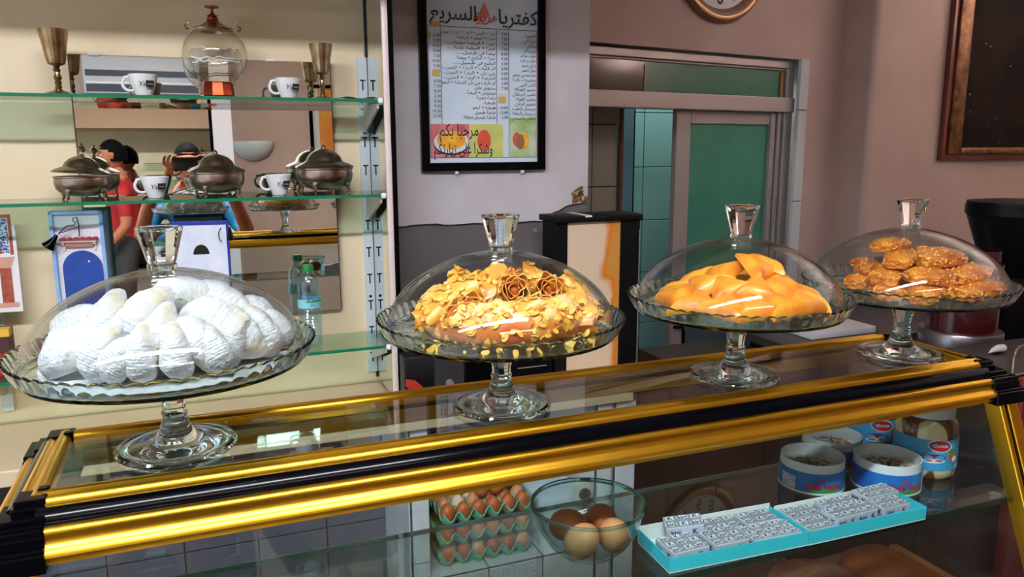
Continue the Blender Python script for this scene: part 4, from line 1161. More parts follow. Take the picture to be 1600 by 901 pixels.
# bench under the shelves: slab, tiled piers and niches
ZB2 = 0.865
bt = tag(MB().box((-1.6, 1.98, ZB2-0.04), (1.18, YW, ZB2)).build('back_bench_top', mat('cream_bench', (214, 196, 160), 0.4), bevel=0.004, smooth=0), 'pale bench top running under the glass shelves', 'bench')
def pier(label, px0, px1, Yp=2.0, depth=0.33):
    x0, x1 = at(px0, 820, Y=Yp).x, at(px1, 820, Y=Yp).x
    t = thing('tiled_pier', label, 'pier', (x0, Yp, 0), 'white tiled bench piers')
    MB().box((-0.004, 0.006, 0), (x1-x0, depth, ZB2-0.041)).build('core', GROUT, t, smooth=0)
    z = 0.02; o = None
    while z < ZB2-0.05:
        h = min(0.2, ZB2-0.045-z)
        MB().box((0, 0, z), (x1-x0, 0.006, z+h-0.004)).build('tile', TILEW, t, bevel=0.001, bseg=1, smooth=0)
        MB().box((-0.008, 0.012, z), (-0.004, depth, z+h-0.004)).build('side_tile', TILEW, t, smooth=0)
        z += 0.2
    return t
pier('white tiled pier left of the egg trays', 645, 671)
pier('white tiled pier with a socket right of the egg trays', 932, 953)
pier('last narrow white tiled pier before the doorway', 960, 989)
nb = thing('niche_lining', 'tiled back of the niche under the bench, painted dark for its shade', 'tiling', (0, YW-0.004, 0))
MB().box((-1.6, -0.006, 0), (1.15, 0, ZB2-0.05)).build('grout_bed', GROUT, nb, smooth=0)
t0 = None
NICHESHADE = mat('niche_shade_tile', (96, 98, 108), 0.25, var=(84, 86, 96), vscale=2)  # niche tile darkened: the shade under the bench is put into its colour
for i in range(13):
    for j in range(4):
        if t0 is None:
            t0 = MB().box((0.002, -0.012, 0.002), (0.204, -0.006, 0.204)).build('tile', NICHESHADE, nb, bevel=0.001, bseg=1, smooth=0); o = t0
        else:
            o = t0.copy(); COL.objects.link(o)
        o.location = (-1.56+0.206*i, 0, 0.0+0.206*j)
ns = thing('niche_shelf', 'white tiled ledge under the green egg trays', 'ledge', (0, 0, 0))
nx0, nx1 = at(673, 880, Y=2.0).x, at(925, 880, Y=2.0).x
MB().box((nx0, 1.99, 0), (nx1, YW-0.02, 0.372)).build('core', GROUT, ns, smooth=0)
for i in range(3):
    a = nx0+(nx1-nx0)*i/3
    MB().box((a, 1.984, 0.20), (a+(nx1-nx0)/3-0.004, 1.99, 0.366)).build('tile', TILEW, ns, bevel=0.001, bseg=1, smooth=0)
    MB().box((a, 1.984, 0.02), (a+(nx1-nx0)/3-0.004, 1.99, 0.196)).build('tile', TILEW, ns, bevel=0.001, bseg=1, smooth=0)
    MB().box((a, 1.985, 0.372), (a+(nx1-nx0)/3-0.004, YW-0.02, 0.376)).build('top_tile', TILEW, ns, bevel=0.001, bseg=1, smooth=0)
# ------------------------------------------------------------------ egg trays
EGGB = mat('brown_egg', (196, 106, 54), 0.45, var=(176, 84, 38), vscale=20)
EGGP = mat('pale_egg', (220, 154, 104), 0.45, var=(206, 132, 82), vscale=20)
EGGW = mat('cream_egg', (232, 208, 182), 0.45)
def egg_mesh():
    prof = []
    for k in range(15):
        t = PI*k/14
        r = 0.0215*math.sin(t)*(1+0.10*math.cos(t)); prof.append((max(r, 0), -0.0285*math.cos(t)))
    prof[0] = (0.0, prof[0][1]); prof[-1] = (0.0, prof[-1][1])
    o = MB().lathe(prof, 20).build('egg', None)
    me = o.data; bpy.data.objects.remove(o); return me
EM = {}
def egg(label, loc, material, group, rot=(0, 0, 0), s=1.0):
    if material.name not in EM:
        me = egg_mesh(); me.materials.append(material); EM[material.name] = me
    o = link('egg', EM[material.name], None, None, loc, rot); o.scale = (s,)*3
    return tag(o, label, 'egg', group)
def tray_mesh(nx, ny, pitch, H=0.042):
    q = 8; v = []; f = []
    NX, NY = nx*q, ny*q
    for j in range(NY+1):
        for i in range(NX+1):
            x, y = i/q, j/q
            h = H*(0.5-0.25*(math.cos(2*PI*x)*-1+math.cos(2*PI*y)*-1))
            cx, cy_ = math.cos(2*PI*x), math.cos(2*PI*y)
            h = H*max(0.0, min(1.0, 0.30+0.36*(cx+cy_)))      # posts at cell corners, cups between
            e = min(x, nx-x, y, ny-y)
            if e < 0.125: h = 0.004+0.92*h
            v.append(((x-nx/2)*pitch, (y-ny/2)*pitch, h+0.004))
    for j in range(NY):
        for i in range(NX):
            a = j*(NX+1)+i; f.append((a, a+1, a+NX+2, a+NX+1))
    me = bpy.data.meshes.new('tray'); me.from_pydata(v, [], f)
    bm = bmesh.new(); bm.from_mesh(me); bmesh.ops.solidify(bm, geom=bm.faces[:], thickness=0.003); bm.to_mesh(me); bm.free()
    me.shade_smooth(); return me
PULP = mat('green_moulded_pulp', (110, 196, 158), 0.85, var=(92, 178, 142), vscale=40, bump=0.4, bscale=200)
ex0, ex1 = at(690, 850, Y=2.0).x, at(838, 850, Y=2.0).x
exc = (ex0+ex1)/2; PIT = (ex1-ex0)/6*0.96
TRM = tray_mesh(6, 5, PIT)
zs_ = [0.3775, 0.3775+0.064, 0.3775+0.128]
eyc = 2.012+2.5*PIT
nmz = ['lowest', 'middle', 'topmost']
tz = []
for i, z in enumerate(zs_):
    o = link('egg_tray', TRM, PULP, None, (exc-0.006*(i % 2), eyc, z), (0, 0, -0.03+0.03*i))
    tag(o, f'green moulded egg tray, {nmz[i]} of the stack under the bench', 'egg tray', 'stacked egg trays')
random.seed(17)
def cellp(i, j, z): return (exc+(i-2.5)*PIT*0.99, eyc+(j-2)*PIT*0.99, z)
for lay in (0, 1):
    for i in range(6):
        p = cellp(i, 0, zs_[lay]+0.0335)
        egg(f'brown egg in the front row of the {nmz[lay]} tray, {ordinal(i)} from the left', p, EGGB if random.random() < 0.6 else EGGP, 'eggs in the stacked trays', (random.uniform(-.1, .1), random.uniform(-.1, .1), 0), PIT/0.0465)
for j in range(3):
    for i in range(6):
        mm = random.choice((EGGB, EGGB, EGGB, EGGP)) if not (j >= 1 and i < 3) else random.choice((EGGW, EGGP))
        p = cellp(i, j, zs_[2]+0.0335)
        egg(f'egg in the {["front", "second", "third"][j]} row of the topmost tray, {ordinal(i)} from the left', p, mm, 'eggs in the stacked trays', (random.uniform(-.12, .12), random.uniform(-.12, .12), 0), PIT/0.0465)
for i, (x, j) in enumerate(((2.6, 0.7), (3.6, 0.8), (4.6, 1.4), (1.6, 1.9), (3.1, 1.9))):
    egg(f'brown egg lying loose on top of the full tray, {ordinal(i)} of five', cellp(x-0.1, j, zs_[2]+0.0335+0.040), EGGB, 'loose eggs on the tray', (R(60), 0.4*i, 0.7*i), PIT/0.0465)
# socket box and polystyrene box beside the eggs
p = at(919, 752, Y=1.99)
t = thing('wall_socket', 'square white electric socket on the tiled pier', 'socket', (p.x-0.02, 1.995, p.z-0.03))
MB().box((-0.03, -0.02, -0.035), (0.03, 0.0, 0.035)).build('plate', mat('socket_ivory', (206, 206, 192), 0.4), t, bevel=0.003)
MB().lathe([(0.019, 0), (0.019, 0.006), (0.016, 0.006), (0.015, 0.001), (0.0, 0.001)], 20).build('outlet', mat('socket_grey', (70, 70, 66), 0.5), t, loc=(0, -0.02, 0), rot=(R(90), 0, 0))
p0 = at(845, 800, Y=2.02); p1 = at(912, 800, Y=2.02)
t = thing('foam_box', 'pale blue-white foam box on the ledge beside the egg trays', 'box', ((p0.x+p1.x)/2, 2.14, 0.3765))
hw = (p1.x-p0.x)/2
hb = at(880, 775, Y=2.02).z-0.3765
MB().box((-hw, -0.12, 0), (hw, 0.12, hb-0.03)).build('body', mat('foam_white', (206, 220, 226), 0.7), t, bevel=0.004)
MB().box((-hw-0.004, -0.124, hb-0.03), (hw+0.004, 0.124, hb)).build('lid', MATS['foam_white'], t, bevel=0.004)
# dark brown cabinet in the passage
c0, c1 = at(1046, 720, Y=2.35).x, at(1192, 720, Y=2.35).x
CABX = c1
t = thing('brown_cabinet', 'dark brown low cabinet standing beyond the bench', 'cabinet', ((c0+c1)/2, 2.5, 0.0))
hw = (c1-c0)/2
DKB = mat('dark_brown_laminate', (74, 50, 38), 0.35, var=(58, 38, 30), vscale=5)
MB().box((-hw, -0.13, 0.05), (hw, 0.1, 0.80)).build('body', DKB, t, bevel=0.003, smooth=0)
MB().box((-hw+0.006, -0.148, 0.06), (-0.003, -0.131, 0.79)).build('door', DKB, t, bevel=0.002, smooth=0)
MB().box((0.003, -0.148, 0.06), (hw-0.006, -0.131, 0.79)).build('door', DKB, t, bevel=0.002, smooth=0)
MB().box((-hw+0.01, -0.11, 0.0), (hw-0.01, 0.1, 0.05)).build('plinth', BLACKM, t, smooth=0)

# ------------------------------------------------------------------ things on the counter's glass shelf
ZI = ZS+0.0006
# glass bowl with eggs
bc = at(936, 884, Z=ZI); bc = Vector((0.452, 0.870, ZI))
br = (at(1020, 810, Y=0.87).x-at(852, 820, Y=0.87).x)/2*0.93
t = thing('glass_bowl', 'clear glass bowl holding four boiled eggs on the counter shelf', 'bowl', bc)
prof = [(0.0, 0.0), (0.036, 0.0), (0.040, 0.002), (0.054, 0.014), (0.068, 0.034), (0.0745, 0.056), (0.0765, 0.060), (0.0745, 0.0620), (0.0720, 0.058), (0.065, 0.036), (0.051, 0.017), (0.036, 0.0045), (0.0, 0.0045)]
k = br/0.0765
MB().lathe([(r*k, z*k*1.12) for r, z in prof], 64).build('shell', thin_glass('bowl_glass', (236, 246, 246), 0.07), t)
MB().lathe([(0.0745*k, 0.0585*k*1.12), (0.0775*k, 0.0600*k*1.12), (0.0765*k, 0.0640*k*1.12), (0.0735*k, 0.0635*k*1.12)], 64, closed=True).build('rim', solid_glass('bowl_rim_glass', (214, 238, 240)), t)
for i, (dx, dy, mm, ds, rt) in enumerate(((-0.020, -0.024, EGGP, 'pale boiled egg at the front left in the glass bowl', (R(35), R(20), 0)), (0.026, -0.026, EGGP, 'pale boiled egg at the front right in the glass bowl', (R(30), R(-25), 0)),
                                    (-0.018, 0.022, EGGB, 'dark brown egg at the back left in the glass bowl', (R(70), R(10), 0.5)), (0.030, 0.018, EGGB, 'dark brown egg at the back right in the glass bowl', (R(75), 0, -0.6)))):
    egg(ds, (bc.x+dx, bc.y+dy, bc.z+0.0305), mm, 'eggs in the glass bowl', rt, 1.0)
# cheese trays
TURQ = mat('turquoise_card', (50, 196, 214), 0.5)
CARDW = mat('card_inside_white', (226, 228, 226), 0.7)
FOIL = mat('silver_foil', (158, 158, 162), 0.42, metal=0.35, bump=0.25, bscale=90)
FOILS = mat('white_foil_side', (196, 200, 212), 0.4, metal=0.2, bump=0.3, bscale=70)
BLUEI = mat('navy_print', (20, 34, 104), 0.5)
WHITEI = mat('white_print', (232, 236, 242), 0.5)
KT = text_mesh('K', 0.0105, bold=0.0003)
KI = text_mesh('kiri', 0.0100, bold=0.0003)
def text_into(mb, me, M):
    mb.add([M @ v.co for v in me.vertices], [tuple(p.vertices) for p in me.polygons])
def cheese_block(label, parent_M, L, W, Hh, group='foil cheese blocks in the turquoise trays'):
    t = thing('cheese_block', label, 'cheese', (0, 0, 0), group)
    t.matrix_world = parent_M
    MB().box((-L/2, -W/2, 0), (L/2, W/2, Hh-0.0004)).build('foil_wrap', FOILS, t, bevel=0.0012, smooth=0)
    MB().box((-L/2+0.0012, -W/2+0.0012, Hh-0.0004), (L/2-0.0012, W/2-0.0012, Hh)).build('foil_top', FOIL, t, smooth=0)
    nx = max(2, round(L/0.0165)); ny = max(2, round(W/0.0150))
    mk = MB(); mo = MB()
    for i in range(nx):
        for j in range(ny):
            x = -L/2+L*(i+0.5)/nx; y = -W/2+W*(j+0.5)/ny
            if (i+j) % 2:
                text_into(mk, KT, Matrix.Translation((x, y-0.003, Hh+0.0003)))
                mo.add([(x-0.0055, y-0.0040, Hh+0.0001), (x+0.0055, y-0.0040, Hh+0.0001), (x+0.0055, y+0.0055, Hh+0.0001), (x-0.0055, y+0.0055, Hh+0.0001)], [(0, 1, 2, 3)])
            else:
                text_into(mk, KI, Matrix.Translation((x, y-0.003, Hh+0.0003)))
                mo.add([(x+0.0085*math.cos(2*PI*q/10), y+0.0008+0.0050*math.sin(2*PI*q/10), Hh+0.0001) for q in range(10)], [tuple(range(10))])
    for i in range(max(2, nx-1)):      # print along the front side
        x = -L/2+L*(i+0.5)/max(2, nx-1)
        text_into(mk, KT if i % 2 else KI, Matrix.Translation((x, -W/2-0.0004, Hh*0.5-0.0034)) @ Matrix.Rotation(R(90), 4, 'X'))
    for j in range(2):
        y = -W/2+W*(j+0.5)/2
        text_into(mk, KI if j % 2 else KT, Matrix.Translation((-L/2-0.0004, y, Hh*0.5-0.0034)) @ Matrix.Rotation(R(-90), 4, 'Z') @ Matrix.Rotation(R(90), 4, 'X'))
    stuff(mo.build('print_patch', WHITEI, t, smooth=0)); stuff(mk.build('print_letters', BLUEI, t, smooth=0))
    return t
def cheese_tray(label, corner_px, blocks, rz=0.0):
    (ax, ay), (bx, by), (cx, cy_) = corner_px     # front-left, front-right, back-right at shelf level
    a, b, c = at(ax, ay, Z=ZI), at(bx, by, Z=ZI), at(cx, cy_, Z=ZI)
    ex = (b-a); L = ex.length; ex.normalize(); ey = Vector((-ex.y, ex.x, 0)); W = abs((c-b).dot(ey))
    M = Matrix.Translation(a) @ Matrix(((ex.x, ey.x, 0, 0), (ex.y, ey.y, 0, 0), (0, 0, 1, 0), (0, 0, 0, 1)))
    t = thing('cheese_tray', label, 'tray', (0, 0, 0), 'turquoise cheese trays')
    t.matrix_world = M
    hh = 0.0200
    MB().box((0, 0, 0), (L, W, 0.0015)).build('bottom', CARDW, t, smooth=0)
    for nme, p, q in (('front_wall', (0, 0, 0.0015), (L, 0.0014, hh)), ('side_wall', (0, 0.0014, 0.0015), (0.0014, W-0.0014, hh)), ('side_wall', (L-0.0014, 0.0014, 0.0015), (L, W-0.0014, hh))):
        MB().box(p, q).build(nme, TURQ, t, smooth=0)
    MB().box((0, W-0.0014, 0.0015), (L, W, hh+0.004)).build('back_wall', CARDW, t, smooth=0)
    for lab, u, v_, lw, ww, z, rx, ry, rzz in blocks:
        Mb = M @ Matrix.Translation((L*u, W*v_, 0.0018+z)) @ Matrix.Rotation(rzz, 4, 'Z') @ Matrix.Rotation(rx, 4, 'X') @ Matrix.Rotation(ry, 4, 'Y')
        cheese_block(lab, Mb, L*lw, W*ww, 0.0175)
    return L, W
S = 'silver foil cheese block '
print('tray', cheese_tray('turquoise card tray of foil cheese blocks beside the glass bowl', ((1046, 896), (1262, 852), (1216, 806)), [
    (S+'at the left front of the nearer tray', .17, .36, .26, .52, .003, 0, 0, .06), (S+'perched crooked on the others at the tray back', .28, .76, .24, .34, .014, .10, -.14, -.35),
    (S+'second from left at the front of the nearer tray', .46, .34, .25, .50, .003, 0, 0, .03), (S+'in the middle back of the nearer tray', .54, .76, .26, .40, 0, 0, 0, 0),
    (S+'at the back right of the nearer tray', .83, .76, .26, .40, 0, 0, 0, 0), (S+'at the front right of the nearer tray', .80, .31, .36, .46, -.0005, 0, 0, 0)]))
print('tray', cheese_tray('turquoise card tray of foil cheese blocks before the round boxes', ((1264, 852), (1446, 811), (1392, 776)), [
    (S+'flat at the left front of the farther tray', .13, .30, .22, .5, 0, 0, 0, 0), (S+'flat at the left back of the farther tray', .16, .76, .26, .42, 0, 0, 0, 0),
    (S+'long and raised at the front of the farther tray', .42, .30, .36, .44, .009, 0, 0, .05), (S+'in the middle back of the farther tray', .48, .76, .30, .42, .002, 0, 0, 0),
    (S+'raised at the back right of the farther tray', .80, .74, .30, .42, .010, 0, 0, .06), (S+'raised at the front right of the farther tray', .76, .28, .24, .42, .009, 0, 0, .02)]))
# round cheese boxes
def round_box(label, cx, Yc, r, turn, full):
    t = thing('round_cheese_box', label, 'cheese box', (cx, Yc, ZI), 'round cheese boxes', rz=turn)
    hl = 0.034; ht = 0.048
    MB().lathe([(0.0, 0), (r, 0), (r, hl), (r-0.0012, hl), (r-0.0012, 0.002), (0.0, 0.002)], 56).build('box_base', mat('cheese_blue', (20, 92, 186), 0.4, var=(40, 130, 206), vscale=14), t)
    MB().lathe([(r-0.0018, 0.004), (r-0.0018, ht), (r-0.0030, ht), (r-0.0030, 0.004)], 56, closed=True).build('inner_sleeve', mat('sleeve_white', (222, 222, 224), 0.6), t)
    MB().lathe([(r+0.0006, 0.0), (r+0.0006, 0.003), (r+0.0001, 0.003), (r+0.0001, 0.0)], 56, closed=True).build('base_band', MATS['sleeve_white'], t)
    g = grid_mesh(0.9*r, 0.007, 20, 1)
    for v in g.vertices: v.co.y += 0.0022*math.sin(v.co.x*140)*(v.co.y > 0)
    link('green_hill', wrap(g, r+0.0005, -PI/2+0.1, 0.0068), mat('hill_green', (60, 150, 60), 0.5), t)
    g = grid_mesh(0.55*r, 0.022, 8, 1); link('ingredient_panel', wrap(g, r+0.0006, -PI/2-1.05 if not full == 2 else -PI/2+0.95, 0.0145), mat('panel_white', (222, 222, 236), 0.5, var=(150, 150, 190), vscale=190, vlo=0.5, vhi=0.56, stretch=(0.2, 0.2, 3)), t)
    me = text_mesh('La', 0.011, bold=0.0002, shear=0.15); link('brand_la', wrap(me, r+0.0007, -PI/2-0.02, 0.0205), mat('brand_red', (198, 22, 46), 0.4), t)
    me = text_mesh('Belle Vache', 0.0145, bold=0.0004, shear=0.15, fit=1.15*r); link('brand_name', wrap(me, r+0.0007, -PI/2+0.08, 0.0095), MATS['brand_red'], t)
    # foil triangles inside
    zt = 0.030
    n = 8
    for i in range(n):
        if full == 1 and i in (2, 3, 4): continue
        a0 = 2*PI*i/n+0.03; a1 = 2*PI*(i+1)/n-0.03
        rr = r-0.006
        pts = [(0.010*math.cos((a0+a1)/2), 0.010*math.sin((a0+a1)/2))]+[(rr*math.cos(a0+(a1-a0)*q/5), rr*math.sin(a0+(a1-a0)*q/5)) for q in range(6)]
        w_ = MB().prism(pts, 0.0025, zt, 'xy').build('cheese_wedge', mat('wedge_foil', (196, 200, 196), 0.35, metal=0.3, bump=0.2, bscale=80), t, smooth=0, bevel=0.0008, bseg=1)
        am = (a0+a1)/2
        MB().lathe([(0.0, 0.0002), (0.009, 0.0002), (0.0, 0.0005)], 10, sy=0.6).build('wedge_print', mat('wedge_red', (206, 60, 40), 0.5), w_, loc=(rr*0.66*math.cos(am), rr*0.66*math.sin(am), zt), rot=(0, 0, am+PI/2))
        MB().prism([(-0.012, 0), (0.012, 0), (0.009, 0.006), (-0.009, 0.006)], 0.0001, 0.0002, 'xy').build('wedge_print_green', mat('wedge_green', (120, 176, 96), 0.5), w_, loc=(rr*0.66*math.cos(am)-0.010*math.cos(am), rr*0.66*math.sin(am)-0.010*math.sin(am), zt), rot=(0, 0, am+PI/2))
    return t
round_box('round blue cheese box at the left with its wedges showing', 0.888, 0.929, 0.0505, -0.45, 0)
round_box('round blue cheese box at the front right, half emptied deep', 0.997, 0.882, 0.0520, -0.25, 2)
round_box('round blue cheese box at the back with some wedges missing', 0.984, 0.987, 0.0500, 0.1, 1)
# jars of spread
def jar(label, cx, Yc, r, Hh):
    t = thing('spread_jar', label, 'jar', (cx, Yc, ZI), 'jars of two-tone spread')
    k = Hh
    MB().lathe([(0.0, 0), (r*0.88, 0), (r*0.96, 0.004), (r, 0.014), (r, k*0.55), (r*0.985, k*0.66), (r*0.92, k*0.78), (r*0.80, k*0.84), (r*0.78, k*0.86), (0.0, k*0.86)], 48).build('glass_body', mat('swirled_spread', (226, 206, 160), 0.12, var=(110, 54, 26), vscale=26, vlo=0.47, vhi=0.50, vdetail=0, coat=0.6, stretch=(1, 1, 0.6)), t)
    MB().lathe([(r*0.80, k*0.845), (r*0.83, k*0.85), (r*0.83, k*0.985), (r*0.81, k), (0.0, k)], 48).build('lid', WHITE, t)
    MB().lathe([(r*1.006, k*0.14), (r*1.006, k*0.58), (r*1.001, k*0.58), (r*1.001, k*0.14)], 48, closed=True).build('label', mat('sky_blue_label', (60, 160, 214), 0.4), t)
    A0 = -PI/2-YAW*0.4
    g = grid_mesh(r*1.05, k*0.40, 12, 1); link('ingredient_panel', wrap(g, r*1.010, A0+0.95, k*0.36), mat('blue_small_print', (90, 160, 206), 0.5, var=(40, 90, 150), vscale=150, vlo=0.5, vhi=0.55, stretch=(0.3, 0.3, 2.5)), t)
    g = grid_mesh(r*1.05, k*0.075, 12, 1); link('weight_panel', wrap(g, r*1.014, A0+0.95, k*0.19), WHITEI, t)
    me = text_mesh('400 g', 0.011); link('weight_text', wrap(me, r*1.018, A0+0.75, k*0.165), INK, t)
    mb = MB(); n = 24
    mo = bpy.data.meshes.new('oval'); mo.from_pydata([(0, 0, 0)]+[(0.020*math.cos(2*PI*i/n), 0.0105*math.sin(2*PI*i/n)-0.08*0.020*math.cos(2*PI*i/n), 0) for i in range(n)], [], [(0, i+1, (i+1) % n+1) for i in range(n)])
    m3 = mo.copy()
    link('logo_border', wrap(mo, r*1.010, A0-0.25, k*0.50), WHITEI, t)
    for v in m3.vertices: v.co *= 0.86
    link('logo_oval', wrap(m3, r*1.016, A0-0.25, k*0.50), mat('logo_red', (196, 22, 34), 0.4), t)
    me = text_mesh('Delicia', 0.0082, shear=0.2); link('logo_text', wrap(me, r*1.022, A0-0.25, k*0.485), WHITEI, t)
    for j, (dx, dz, rw, rh, mm) in enumerate(((-0.42, 0.285, 0.019, 0.006, mat('berry_print', (130, 28, 36), 0.5)), (-0.42, 0.235, 0.018, 0.004, mat('cream_print', (236, 214, 204), 0.5)), (0.22, 0.29, 0.008, 0.009, mat('nut_print', (206, 92, 50), 0.5)), (0.33, 0.25, 0.006, 0.005, WHITEI), (0.2, 0.37, 0.009, 0.004, mat('hill_green')))):
        mo = bpy.data.meshes.new('spot'); mo.from_pydata([(0, 0, 0)]+[(rw*math.cos(2*PI*i/16), rh*math.sin(2*PI*i/16), 0) for i in range(16)], [], [(0, i+1, (i+1) % 16+1) for i in range(16)])
        link('label_picture', wrap(mo, r*(1.011+0.002*j), A0+dx, k*dz+0.006), mm, t)
jar('jar of two-tone chocolate spread with white lid, nearer one', 1.100, 0.900, 0.0485, 0.118)
jar('second jar of chocolate spread half hidden behind the nearer one', 1.088, 1.005, 0.0485, 0.118)
# bread on the lower deck and a wooden board
BREAD = mat('brown_bread_crust', (150, 78, 34), 0.7, var=(120, 56, 22), vscale=9, bump=0.4, bscale=80)
BREADF = mat('floury_bread', (140, 92, 66), 0.85, var=(112, 66, 44), vscale=60, bump=0.6, bscale=120)
ZD = 0.8012
def bread(label, px_, py_, r, mm, zc=0.0):
    p = at(px_, py_, Z=ZD+0.03+zc)
    prof = [(0.0, 0.0), (r*0.9, 0.001), (r, 0.012), (r*0.97, 0.024), (r*0.8, 0.034), (r*0.4, 0.040), (0.0, 0.041)]
    o = MB().lathe(prof, 40, sx=1, sy=0.96).build('round_bread', mm, loc=(p.x, p.y, ZD+zc), smooth=60)
    for v in o.data.vertices: v.co += v.co.normalized()*noise.noise(v.co*25+Vector((px_, 0, 0)))*0.004
    return tag(o, label, 'bread', 'flat round loaves inside the counter')
bread('flat round brown loaf at the middle of the counter deck', 1388, 880, 0.085, BREAD)
bread('flat floury loaf at the left on the counter deck', 1275, 905, 0.085, BREADF, 0.0)
bread('flat round loaf at the lower edge behind the front glass', 1460, 925, 0.085, BREAD, 0.0)
p0, p1 = at(1395, 842, Z=0.87), at(1500, 901, Z=0.87)
d = (p1-p0); L = d.length; a_ = math.atan2(d.y, d.x)
t = tag(MB().box((0, -0.008, 0), (L*1.3, 0.008, 0.06)).build('wooden_divider', mat('divider_wood', (150, 84, 34), 0.5, var=(120, 62, 24), vscale=8, stretch=(1, 8, 8)), loc=(p0.x, p0.y, ZD), rot=(0, 0, a_), bevel=0.002, smooth=0), 'thin wooden divider board beside the loaves in the counter', 'board')
# ------------------------------------------------------------------ menu board
YM = YW-0.012
mz_b, mz_t = 1.512, 2.19-0.012
a, b = at(657, 200, Y=YM), at(851, 200, Y=YM)
mw = (b.x-a.x); mcx = (a.x+b.x)/2
mt_ = mz_b+mw*1.46
menu = thing('menu_board', 'black framed menu board with Arabic lettering on the grey wall', 'menu board', (mcx, YW-0.001, mz_b))
hw = mw/2; Hm = mt_-mz_b
BF = 0.026
for n, p, q in (('frame_bar', (-hw, -0.022, 0), (-hw+BF, 0, Hm)), ('frame_bar', (hw-BF, -0.022, 0), (hw, 0, Hm)), ('frame_bar', (-hw+BF, -0.022, 0), (hw-BF, 0, BF)), ('frame_bar', (-hw+BF, -0.022, Hm-BF), (hw-BF, 0, Hm))):
    MB().box(p, q).build(n, BLACK, menu, bevel=0.003, smooth=0)
SHEET = mat('menu_sheet', (226, 236, 248), 0.35, var=(210, 230, 244), vscale=7, spec=0.3)
MB().box((-hw+BF, -0.010, BF), (hw-BF, -0.004, Hm-BF)).build('sheet', SHEET, menu, smooth=0)
for x in (-hw*0.45, hw*0.62):
    MB().lathe([(0.0, -0.007), (0.006, -0.005), (0.007, 0.0), (0.005, 0.006), (0.0, 0.007)], 12).build('mount_pin', WHITE, menu, loc=(x, -0.012, -0.004))
# printed area in sheet units: x in -1..1 across, z measured down from the visible top of the photo
IW = hw-BF
def zpx(py, px_=750): return at(px_, py, Y=YW-0.011).z-mz_b
def xpx(px_, py=150): return at(px_, py, Y=YW-0.011).x-mcx
yS = -0.0106
def quad(n, x0, x1, z0, z1, mm, lift=0.0):
    return MB().box((x0, yS-lift-0.0003, z0), (x1, yS-lift+0.0004, z1)).build(n, mm, menu, smooth=0)
LINE = mat('menu_line', (110, 70, 110), 0.6)
cols = [xpx(671), xpx(690), xpx(776), xpx(795), xpx(838)]
zt0, zt1 = zpx(44), zpx(246)
for i, cx in enumerate(cols):
    quad('ruled_line', cx-0.0008, cx+0.0008, zt1, zt0, LINE if i < 4 else mat('menu_red_line', (190, 70, 90), 0.6))
quad('ruled_line', cols[0], cols[-1], zt0-0.001, zt0+0.001, LINE); quad('ruled_line', cols[0], cols[-1], zt1-0.001, zt1+0.001, LINE)
# bottom pictures: plate, salad, cup printed on the sheet
zb0, zb1 = zt1+0.001, zpx(194)
quad('printed_picture', cols[0]+0.001, cols[0]+0.125, zb0, zb1, mat('print_red', (206, 84, 84), 0.5, var=(226, 150, 150), vscale=16), 0.0002)
quad('printed_picture', cols[0]+0.127, cols[2]+0.02, zb0, zb1-0.0, mat('print_green', (170, 206, 120), 0.5, var=(236, 220, 120), vscale=14), 0.0002)
quad('printed_picture', cols[3]+0.002, cols[-1]-0.001, zb0, zb1+0.02, mat('print_salad', (206, 220, 190), 0.5, var=(150, 190, 90), vscale=16), 0.0002)
def disc(n, x, z, rx, rz_, mm, lift):
    return MB().prism([(x+rx*math.cos(2*PI*k/24), z+rz_*math.sin(2*PI*k/24)) for k in range(24)], yS-lift-0.0002, yS-lift+0.0002).build(n, mm, menu, smooth=0)
zm = (zb0+zb1)/2
disc('printed_plate', cols[0]+0.066, zm-0.008, 0.058, 0.036, mat('print_dark_plate', (60, 44, 54), 0.5), 0.0006)
disc('printed_plate', cols[0]+0.066, zm-0.004, 0.056, 0.034, WHITEI, 0.0009)
disc('printed_food', cols[0]+0.066, zm+0.002, 0.046, 0.028, mat('print_orange', (238, 160, 30), 0.5, var=(250, 196, 70), vscale=40), 0.0012)
disc('printed_food', cols[1]+0.135, zm, 0.022, 0.034, mat('print_tomato', (226, 90, 60), 0.5), 0.0006)
disc('printed_food', cols[3]+0.026, zm+0.004, 0.014, 0.022, MATS['print_tomato'], 0.0006)
disc('printed_food', cols[3]+0.052, zm, 0.016, 0.026, MATS['print_orange'], 0.0008)
disc('printed_cup', cols[3]+0.038, zm-0.004, 0.014, 0.024, mat('print_cup', (150, 110, 70), 0.5), 0.001)
def mtext(s, size, x, z, al='RIGHT', mm=INK, bold=0.0, ar=True, fit=None, sh=0):
    o = text_obj('lettering', arabic(s) if ar else s, size, mm, menu, (x, yS-0.0016, z), align=al, bold=bold, fit=fit, shear=sh)
    return o
HEAD = mat('menu_heading_ink', (20, 58, 60), 0.5)
hz_ = zpx(35)
mtext('كفتريا', 0.058, xpx(839, 30), hz_, 'RIGHT', HEAD, 0.0006)
mtext('السريع', 0.058, xpx(671, 30), hz_+0.004, 'LEFT', HEAD, 0.0006)
mtext('هريرة', 0.038, xpx(757, 30), hz_+0.002, 'CENTER', mat('logo_red_ink', (206, 60, 40), 0.5), 0.0006, sh=0.4)
MB().prism([(0.0, 0.0), (0.048, 0.02), (0.030, 0.060)], yS-0.0012, yS-0.0004).build('logo_sail', mat('logo_pale_red', (226, 130, 110), 0.5), menu, loc=(xpx(742, 30), 0, hz_), smooth=0)
